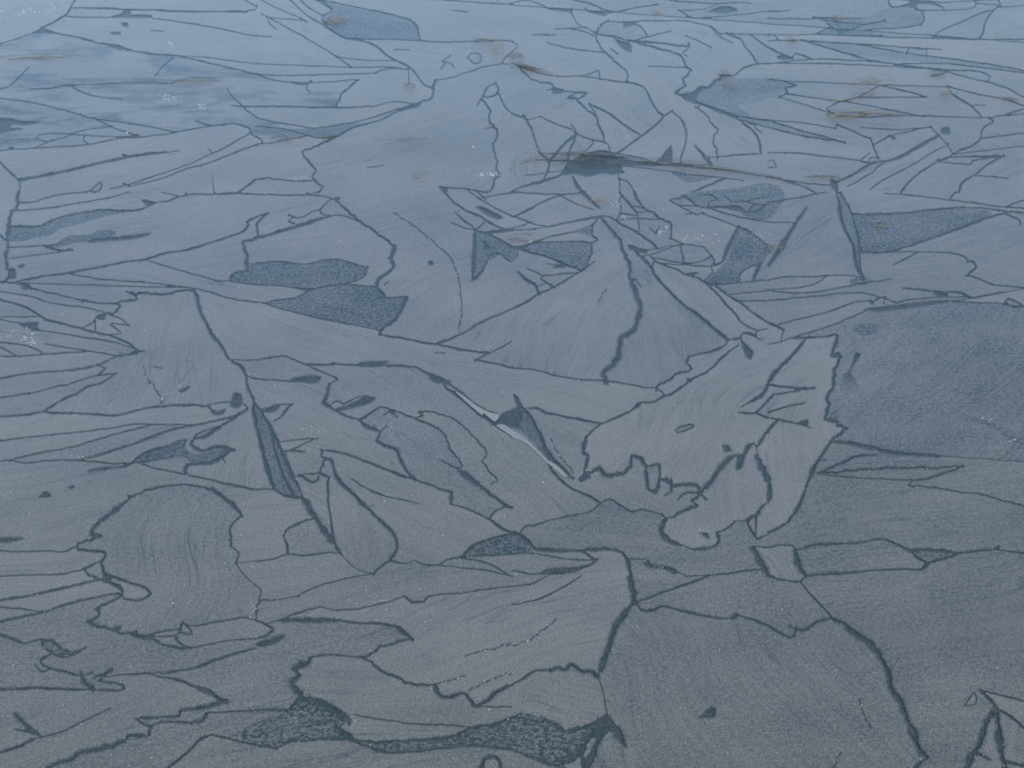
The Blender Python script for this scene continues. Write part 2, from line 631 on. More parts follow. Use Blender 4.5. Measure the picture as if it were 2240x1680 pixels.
b 145,9 165,13 190,20 221,24
W 81,83 78,90 74,97
T 3 1
b 0,9 20,6 35,3 50,0
d 59,0 61,8 62,18 65,28 69,38 73,45 75,58 78,68 82,75
c 63,1 68,10 72,18 74,25 78,40 79,55 80,68 83,75
P 60,1 64,1 68,10 72,18 74,25 78,40 79,55 80,68 82,75 78,66 75,56 73,45 69,38 65,28 62,18
e 33,14 27,23 20,33 12,46 5,57 0,64
b 0,26 25,27
b 100,1 125,3 150,6 175,9 195,12 221,14
b 115,0 114,2
c 162,0 157,6 160,8
b 221,7 205,12
P 73,19 90,19 115,18 135,16 155,14 178,13 190,16 195,21 180,27 165,33 145,39 130,43 115,49 100,52 82,52 79,45 76,33
c 73,19 90,19 115,18 135,16 155,14 178,13 200,16 221,18
c 82,52 100,52 115,49 145,39 180,26 195,21 210,18
a 100,52 150,52 165,54 172,58
c 172,60 177,60 180,65 172,72
b 172,72 180,74 195,80 215,82 221,83
b 108,63 130,55
c 205,22 217,24 218,29
a 0,76 20,73 40,73 70,72 82,75
a 0,85 40,80 50,77
b 0,89 30,87 60,83 80,79 95,77 107,75
P 72,75 82,73 94,77 80,80 70,79
b 0,94 30,91 60,88 78,87 90,89 110,92
c 0,113 7,116 13,119
b 7,114 30,109 50,104 65,99 75,95 88,94
c 88,94 90,97 92,94 99,91
b 100,97 101,91
F 83,101 100,99 125,96 150,94 170,93 150,95 125,99 100,102 86,102
c 160,94 180,91 203,87
b 160,95 195,96
c 116,83 130,84 147,86 165,87 177,90
F 143,86 155,88 155,90 147,90
b 125,90 135,92 150,91 175,91
b 110,96 122,93 135,92
b 86,102 70,109 50,117 30,123 15,128 0,132
c 19,126 33,126 50,125 58,123 60,124
dj 60,124 58,132 55,141 61,140 61,146 57,155 57,166
F 54,141 60,138 61,143 56,143
d 33,126 27,134 20,142 10,152 3,160 0,166
F 76,139 80,140 75,147 70,156 73,150
c 205,95 208,92 218,97 221,99 210,99 205,95
P 72,117 85,113 97,116 93,122 82,124 75,121
T 0 2
b 0,12 25,8 50,2 60,0
c 37,24 50,16 58,12 70,6 76,2 85,0
c 0,28 15,27 27,26 37,24 45,25 60,25 80,26 100,27 110,25 125,21 145,19 165,18 178,19
W 131,0 136,6 139,12 140,18
F 155,6 164,2 162,4 156,7
b 178,19 185,17 200,15
F 181,21 187,24 195,22 192,25 186,26
F 200,15 203,8 208,9 209,16 205,20 200,19
b 209,16 214,20
b 178,19 182,22
b 0,49 25,46 60,42 90,39 115,35 140,35 170,35
c 170,35 180,33 195,30 210,24
b 8,66 30,60 60,55 80,49 100,43 120,38 130,35
b 0,67 8,66 20,68 45,66 67,66 100,69 112,69
c 67,66 90,60 120,50 140,42 155,38 172,35
b 168,47 170,44 178,40 190,35
d 168,47 178,45 185,40 195,34 205,28 213,22
d 168,47 165,52 170,56 175,58 188,54 200,57
P 112,69 122,61 130,57 145,53 158,47 162,48 160,55 165,60 172,60 178,58 190,55 202,57 195,62 185,66 175,67 165,68 160,63 140,65 125,68
b 112,69 122,61 130,57 145,53
d 77,75 90,73 105,71 112,69
b 112,69 130,66 150,63
b 120,70 135,73 150,76 160,78
d 195,61 190,64 182,68 170,69 162,70 160,75 162,78
c 162,78 175,81 190,85 205,88 221,91
d 202,57 195,60
b 190,62 195,68
b 34,98 38,93 42,94 44,97 34,98
F 59,89 64,88 62,90
c 124,90 140,89 160,87 177,89
dj 177,89 188,94 195,99 203,106 209,114
cj 209,114 203,119 199,126 200,132 199,140
a 199,140 206,146 204,155
cj 128,90 115,97 105,104
ej 105,104 98,110 90,116 84,122 80,128 82,133
F 97,112 98,106 104,105 102,109
F 80,132 83,129 88,131 85,133
b 110,96 116,97
cj 82,133 72,136 67,140 67,142 75,144 85,145 91,147 88,153
dj 88,153 88,160 90,166
b 0,144 20,145 42,144 55,145 62,142 67,140
F 0,133 20,133 8,136 0,136
b 30,165 55,164 72,160
c 72,160 80,156 87,153
c 73,158 76,164 82,166
b 88,162 95,165
a 0,166 30,165
T 1 2
P -6,8 0,17 10,32 18,48 25,64 33,80 40,95 42,100 30,97 22,94 16,91 13,85 10,75 5,55 0,33 -3,15
d -8,0 -3,12 3,22 10,32 17,47 24,62 32,79 40,96
d -3,12 -1,30 5,55 10,75 16,91
c 10,32 15,50 20,70 28,88 32,97
c 16,91 27,97 40,100
e 40,98 45,105 52,117 60,128 67,137
d 67,137 73,147
b 0,91 16,91
c 2,22 10,21 20,18 27,18 31,18
c 31,18 26,22 22,28 16,32
b 5,24 14,24 20,19
d 63,0 62,6 59,16 65,21
c 65,21 80,28 89,31
c 89,31 100,24 108,20 113,21 120,23
c 115,23 122,29
b 115,24 110,27
d 89,31 95,36 105,40 107,42 104,49 112,53 121,57 124,63 128,72 133,79 138,82
b 64,19 68,15 72,15 75,17 90,11 97,10
F 68,22 85,16 95,11 103,12 98,16 80,21 70,23
c 120,23 130,27 140,31 150,35 156,38
bj 156,38 162,42 166,50 169,58 175,65 179,70 176,73 172,72
bj 137,30 145,27 140,24 155,25 170,30 177,35 185,42 192,50 198,57 199,62 196,66 200,73 205,78 209,83 203,87
c 160,66 168,70 176,75
e 176,75 185,82 195,89
d 195,89 205,97 215,104 221,107
b 21,50 35,48 52,47
b 24,58 35,55 45,50 52,47
c 22,58 42,58
cj 56,57 57,62 60,64 57,70 55,77
c 56,57 75,60 90,65 105,71 120,77 138,83 150,87 160,91 169,94
d 60,64 65,66 69,78 75,87 85,96 90,102 97,108
d 97,108 105,116 115,125 120,132 122,140 120,146 115,153
c 115,153 105,160 101,164
b 97,106 102,105
b 55,77 40,78
c 55,77 53,83 47,85 41,80 37,79
c 55,77 63,80 62,90 63,105 65,118 66,128 67,135
e 169,94 168,103
b 168,103 180,107 190,111 198,115
c 198,115 205,119 213,125 221,128
b 201,117 207,110 212,107 221,106
c 24,131 28,125 40,119
b 40,119 50,116
c 24,131 27,140 27,147
b 0,153 15,151 27,147 40,148 60,146 70,146
b 115,153 130,155 137,153 145,156 157,156 165,152 178,149
P 178,149 185,142 190,138 205,133 221,129 228,132 235,137 238,142 235,146 221,147 200,148
c 178,149 185,142 190,138 205,133 221,129
b 178,149 200,148 221,147
b 178,150 200,155 210,160 218,165
a 157,156 180,159 200,161 221,166
c 162,0 168,1 180,10 190,18 200,23 210,26
c 162,0 165,4 170,7 185,20 195,28 204,34
b 204,34 221,46
L 168,4 180,11 190,18 200,24 211,27 209,31 205,34 195,27 185,19 175,10
L 207,36 212,35 221,40 231,46 241,55 251,65 261,72 269,80 272,82 266,80 256,72 251,68 241,58 231,50 221,46
d 197,26 203,32 205,33
F 205,33 209,32 211,27 221,23 226,20 229,22 229,30 226,38 221,37 212,34
T 2 2
d 2,10 9,20 15,27 20,36 25,45 28,55
e 28,55 33,62 40,69
d 40,69 48,77 53,82
c 2,10 4,17 8,25
c 8,21 22,21 28,24 45,28 60,31 78,34
P 9,20 15,27 20,36 25,45 28,55 33,62 40,70 30,64 20,53 10,43 0,37 7,30 8,22
W 33,47 38,57 44,66 50,72 53,78
c 78,34 90,29 103,23 111,16 121,16 132,10 138,9 147,2 151,0
F 103,23 109,16 113,16 107,21
c 78,34 70,40 64,46
d 64,46 62,54 62,60 66,62 64,70 61,80 60,83
ej 60,83 67,77 75,73 82,79 90,78
dj 90,78 100,75 103,66 104,63 112,65 116,71
c 116,71 127,69 128,80 128,82
d 115,75 117,85 119,91 125,92 128,82
c 128,82 137,87 138,93 132,96
c 119,91 124,95
d 128,82 137,82 139,88 150,87 160,88 163,94
c 163,94 150,94 143,100
c 163,96 157,100
d 163,94 168,100
e 163,94 170,86 175,80 180,72 187,65 195,61
F 195,61 200,61 203,53 209,51 206,54 201,62 198,72 194,74
d 209,51 211,55 216,48 221,40
ej 212,62 214,70 217,75 219,80 221,84
b 100,0 115,3 125,4 130,7 132,10
b 125,3 128,0
d 221,0 220,4 216,9 205,16
b 205,16 198,20
c 221,14 215,21 210,25 196,25
c 210,26 221,30
c 141,40 145,37 155,35 157,36 150,40 142,42 141,40
F 182,53 186,53 189,58 184,58
c 33,73 38,79 48,88 57,93 67,97 73,101 76,103
c 33,73 32,70
b 76,103 85,100 93,104 103,110 112,108 120,110 130,113
d 130,113 133,118
b 76,103 68,110 55,113 35,117 20,122 12,123 8,127
b 133,116 140,115
d 140,115 147,110 155,107 160,105
b 160,105 158,103 156,100
d 133,117 129,124 130,130 136,135 145,139
b 145,139 157,143
d 157,143 168,142 175,140 179,135 177,129
b 177,128 185,125 192,119
d 221,102 215,107 213,112 203,118
d 203,118 206,125 212,134
b 211,114 213,130
b 212,134 221,130
F 163,129 168,129 170,133
d 3,129 12,134 18,141
d 18,142 40,144 60,144
d 60,144 70,143 85,143 95,146 99,152 101,160 103,166
c 60,144 68,149 73,152
c 73,152 68,156 55,159 35,160 25,160
b 73,152 65,152 45,151 20,146 15,146
b 73,153 60,160 40,164 20,166
b 0,161 15,164 30,163 55,158
b 0,147 18,146
b 98,151 115,152
F 114,155 117,152 120,156 130,157 140,160 144,163 142,164 130,159 118,158
b 144,163 150,166
e 208,141 213,150 218,160 221,165
b 208,141 221,141
b 150,166 175,165 205,161 217,160
T 3 2
dj 57,0 53,8 51,13 53,18 51,26 50,30 60,33 60,35 69,38 64,42 57,46 54,50
d 54,50 48,60 43,67 38,76 33,88
d 33,88 30,97 26,106 18,118
c 18,118 10,124 0,129
c 0,4 20,3 40,3
c 40,3 25,6 5,9
d 5,9 0,14
c 0,21 15,20 32,16
b 0,25 15,20
c 0,29 15,32 25,34 37,38
F 27,33 34,31 34,36
d 8,32 3,37 0,42
d 54,50 70,51 90,55 110,59 130,61 148,62
F 95,59 107,58 125,61 110,61
c 44,77 55,72 70,65 78,62 95,61
cj 44,77 62,76 80,74 110,73 150,72 168,71
c 168,71 155,76 135,82 125,83
b 44,79 65,80 95,82 125,83
c 125,83 122,87
bj 122,87 145,90 165,93 185,96 205,101 221,105
c 45,66 50,66
F 0,76 2,85 3,97 1,102 0,102
P 160,28 175,29 190,32 205,38 221,42 221,53 208,48 195,38 175,32
b 0,141 18,139 24,143
c 24,143 40,139 60,138 85,136 93,134 103,135 112,139 122,144
P 118,140 130,144 150,142 160,145 166,146 155,151 145,154 138,154 130,149
d 122,142 138,143 152,144 166,146
c 122,144 130,151 138,155
d 138,155 133,160
c 133,160 115,160 90,161 70,163 40,165 33,166
c 138,154 150,151 166,146
c 166,146 180,144 195,143 199,140
b 195,143 221,146
e 22,143 25,153 30,163 33,166
c 0,164 5,166
T 3 3
c 0,0 12,3 28,5
d 33,0 28,5
a 28,5 35,14 50,30 55,36
c 0,43 10,49 18,53
d 18,53 23,52 24,46 18,43
d 24,46 33,46 42,40 55,37 63,40
e 63,40 72,47 82,54 92,62 97,70 103,80 105,88 107,98 114,108 119,120 124,132 129,145 134,154 137,156
d 137,156 130,163 128,166
d 184,99 190,105 197,114
e 197,114 191,122 187,132 183,145 176,155 172,166
e 197,114 199,130 201,148 203,158 205,166
d 181,153 192,159
c 203,160 221,164
c 198,114 210,122 221,131
b 184,99 205,104 221,108
a 170,112 178,100 180,106 178,111 170,112
W 79,105 84,122 90,132
W 63,152 56,166
T 2 3
e 101,0 104,10 105,22 101,27 95,36 89,45 85,55 81,68 77,80 74,87
d 74,87 68,82 60,82 57,80 51,76 45,81 40,79 33,81
c 33,81 20,82 12,87 0,94
b 0,9 15,7 35,0
b 0,25 25,19 45,9 60,0
c 102,25 107,23 125,16 145,9 170,0
c 102,25 107,24 112,29 122,29 130,26 140,28 155,32 170,35 186,37
F 186,37 194,32 197,34 190,37
c 197,34 208,38 221,43
W 0,60 15,56 25,47 40,36
e 82,121 70,128
d 70,128 50,134
e 82,121 75,132 65,142 60,153 62,166
e 82,125 75,140 70,152 65,166
e 82,121 90,132 98,147
F 82,123 88,130 90,136 84,134 78,138
e 60,152 50,158 42,162
c 0,152 15,156 35,163 45,166
d 163,122 172,114 175,116 174,121 163,122
T 1 3
c 0,38 8,42 15,46 10,51 0,54
W 2,22 0,28 1,34
a 2,24 5,21 15,21
F 0,60 5,56 15,53 25,51 20,55 8,60
d 20,38 45,38 70,38
c 70,38 80,40 105,41 120,43
d 120,43 127,48 135,55
cj 135,55 125,55 120,58 108,61 102,65 95,69 89,70
b 20,38 30,34 45,29 55,27
b 70,30 95,27 115,22 128,18
c 128,17 135,22 145,22
b 145,22 150,17 175,15 200,11 221,9
a 37,17 45,12 55,8 70,4 88,0
b 89,70 75,69 60,68 48,70
ej 48,70 45,75 38,77 32,80 37,85 31,92 33,96 38,102
c 89,70 100,74
cj 100,74 103,78 115,85 125,89 132,93 153,94
d 153,94 160,104 168,104 180,102 188,112
d 188,112 197,109 210,99 221,94
a 188,112 205,113 221,113
W 153,94 170,89 182,86
W 183,99 195,93 215,85 221,84
W 180,69 195,65 210,62 221,58
ej 38,102 40,105 50,106 60,111 70,116 78,122 82,128
F 50,106 62,110 72,116 82,124 80,128 72,122 60,116 52,110
F 68,128 76,133 88,142 84,143 74,137
P 38,104 48,106 60,112 72,118 80,125 74,130 85,140 105,143 130,142 150,141 170,138 185,131 205,128 221,122 229,118 246,122 259,128 269,134 281,130 293,125 303,121 298,130 290,140 283,150 275,160 259,163 246,158 231,152 221,150 200,147 180,147 150,150 130,152 110,152 95,147 80,141 60,141 40,142 28,143 17,149 0,145 -22,138 0,127 15,121 27,115
c -39,137 -21,141 0,146 17,149
c 17,149 28,143 40,142 60,141 80,141
c 85,140 105,143 130,142 150,141 170,138 185,131
c 185,131 205,128 221,122 229,118
c 80,141 95,147 110,152 130,152 150,150 180,147 200,147 221,150
a 85,120 110,124 140,128 170,129 185,130
c 0,116 15,116 27,115 38,105
d 195,166 198,158 205,156 210,160 211,166
d 246,122 259,128 269,134 281,130
T 0 3
d 80,0 88,3 95,4
d 88,3 98,7 105,12 105,16
d 95,0 108,4
c 108,4 115,7 125,10 130,15 125,19 117,21 107,19 105,16
c 0,21 30,16 60,9 85,3
c 102,15 85,18 70,21 55,25 40,30 20,35 0,39
b 0,27 37,29
cj 106,19 95,22 85,27
dj 85,27 86,33 76,39 84,43
cj 84,43 95,45 103,49 112,50 120,54 132,54
d 132,54 140,59
c 140,59 155,62 165,63
c 82,28 85,32
F 95,45 104,44 102,49
b 112,50 118,47
b 125,47 140,48 155,46
c 155,46 158,40 165,47 166,50 155,49 155,46
b 115,51 150,52 155,49
c 151,52 155,58 165,62
b 160,42 168,43 190,39 212,36 221,38
b 165,60 190,57 221,54
d 0,51 10,54 20,58
b 20,58 35,55 46,55
c 36,56 38,62 43,65
c 46,55 52,62 58,65 66,66 75,61
P 36,56 46,55 52,61 60,65 66,66 64,69 54,70 43,66
c 50,70 66,68
c 43,67 35,73 37,77 45,80 60,84 67,86
e 70,83 71,88 75,94 81,98
c 72,86 80,83
d 82,88 96,81
d 86,90 96,81
c 86,90 105,94 107,97 100,99 81,98
c 0,98 20,97 45,97 60,98 81,98
c 125,84 145,83 165,80 180,75 200,68 221,62
b 90,88 110,85 125,84
c 125,84 140,87 155,90 168,95
d 168,95 178,99 185,103 190,106 196,108
d 196,108 185,111 170,114 157,116 155,120
c 155,120 140,122 122,123 118,124
c 118,124 125,128 131,131
d 131,131 129,136
F 172,99 180,97 187,103 180,102
c 131,129 140,126 155,126 165,127
d 165,127 175,124 178,119
b 178,119 200,117 221,116
dj 129,136 115,138 105,142 95,147 80,150 70,152 62,158 50,162 42,166
e 13,119 20,126 27,132 34,138
c 13,132 25,135 34,138
F 20,126 34,138 24,134
c 34,139 25,143 12,149 0,152
a 34,139 55,134 62,130 80,122 95,114
c 145,166 155,158 165,150 172,142 182,137
b 182,137 200,141 221,146
z 516,1232 538,1262 572,1290 566,1316 560,1346 560,1357
z 516,1232 540,1229 560,1227
z 745,1212 780,1245 816,1255
z 816,1255 783,1260
z 598,1313 654,1303
z 610,1356 580,1364
z 699,1328 737,1336
z 1307,1480 1320,1520 1328,1567
z 1654,979 1657,997
z 1515,1093 1528,1083
z 1606,1141 1634,1139
z 2055,997 2140,1003 2238,1010
z 2174,663 2210,668 2238,672
z 2194,640 2238,632
z 1280,60 1304,72
z 1079,8 1120,8
z 1041,5 1000,2
z 1120,91 1133,98 1126,108 1120,114
z 1221,167 1190,162 1150,150 1120,139
z 1153,261 1183,256
z 1523,235 1535,229
z 1568,334 1570,350
z 1550,344 1555,357
z 1827,281 1832,273
z 2034,278 2055,298
z 2055,298 2072,316
z 2072,316 2085,337
z 1705,213 1720,205
z 1713,721 1708,745
z 1436,853 1436,846 1446,838
T 2 0
b 46,149 80,144 120,143 150,145
a 95,138 140,143 185,147 221,153
a 100,147 150,150 200,156
b 60,134 75,130 90,132
a 20,138 48,139 70,137
a 10,152 40,148
T 2 1
a 160,4 170,2 178,6 170,9
a 183,3 190,8 200,6
b 181,13 195,12 200,16
a 205,14 212,10
a 109,25 110,32
a 118,31 125,36
a 127,30 124,35
a 105,12 113,14
a 108,16 120,18
b 30,62 45,63 50,65
b 106,75 112,82
T 1 0
b 60,3 66,8
a 96,145 110,143
T 2 2
b 58,84 64,76 70,77
b 110,64 113,70 118,72
T 1 2
a 92,88 110,96 140,103
a 82,82 105,95 130,101
a 106,42 113,36
T 0 3
b 30,76 36,82 44,80
b 46,64 56,70 64,66
a 60,68 68,64
z 1487,357 1530,362 1555,358
z 1690,76 1700,82 1704,90
"""

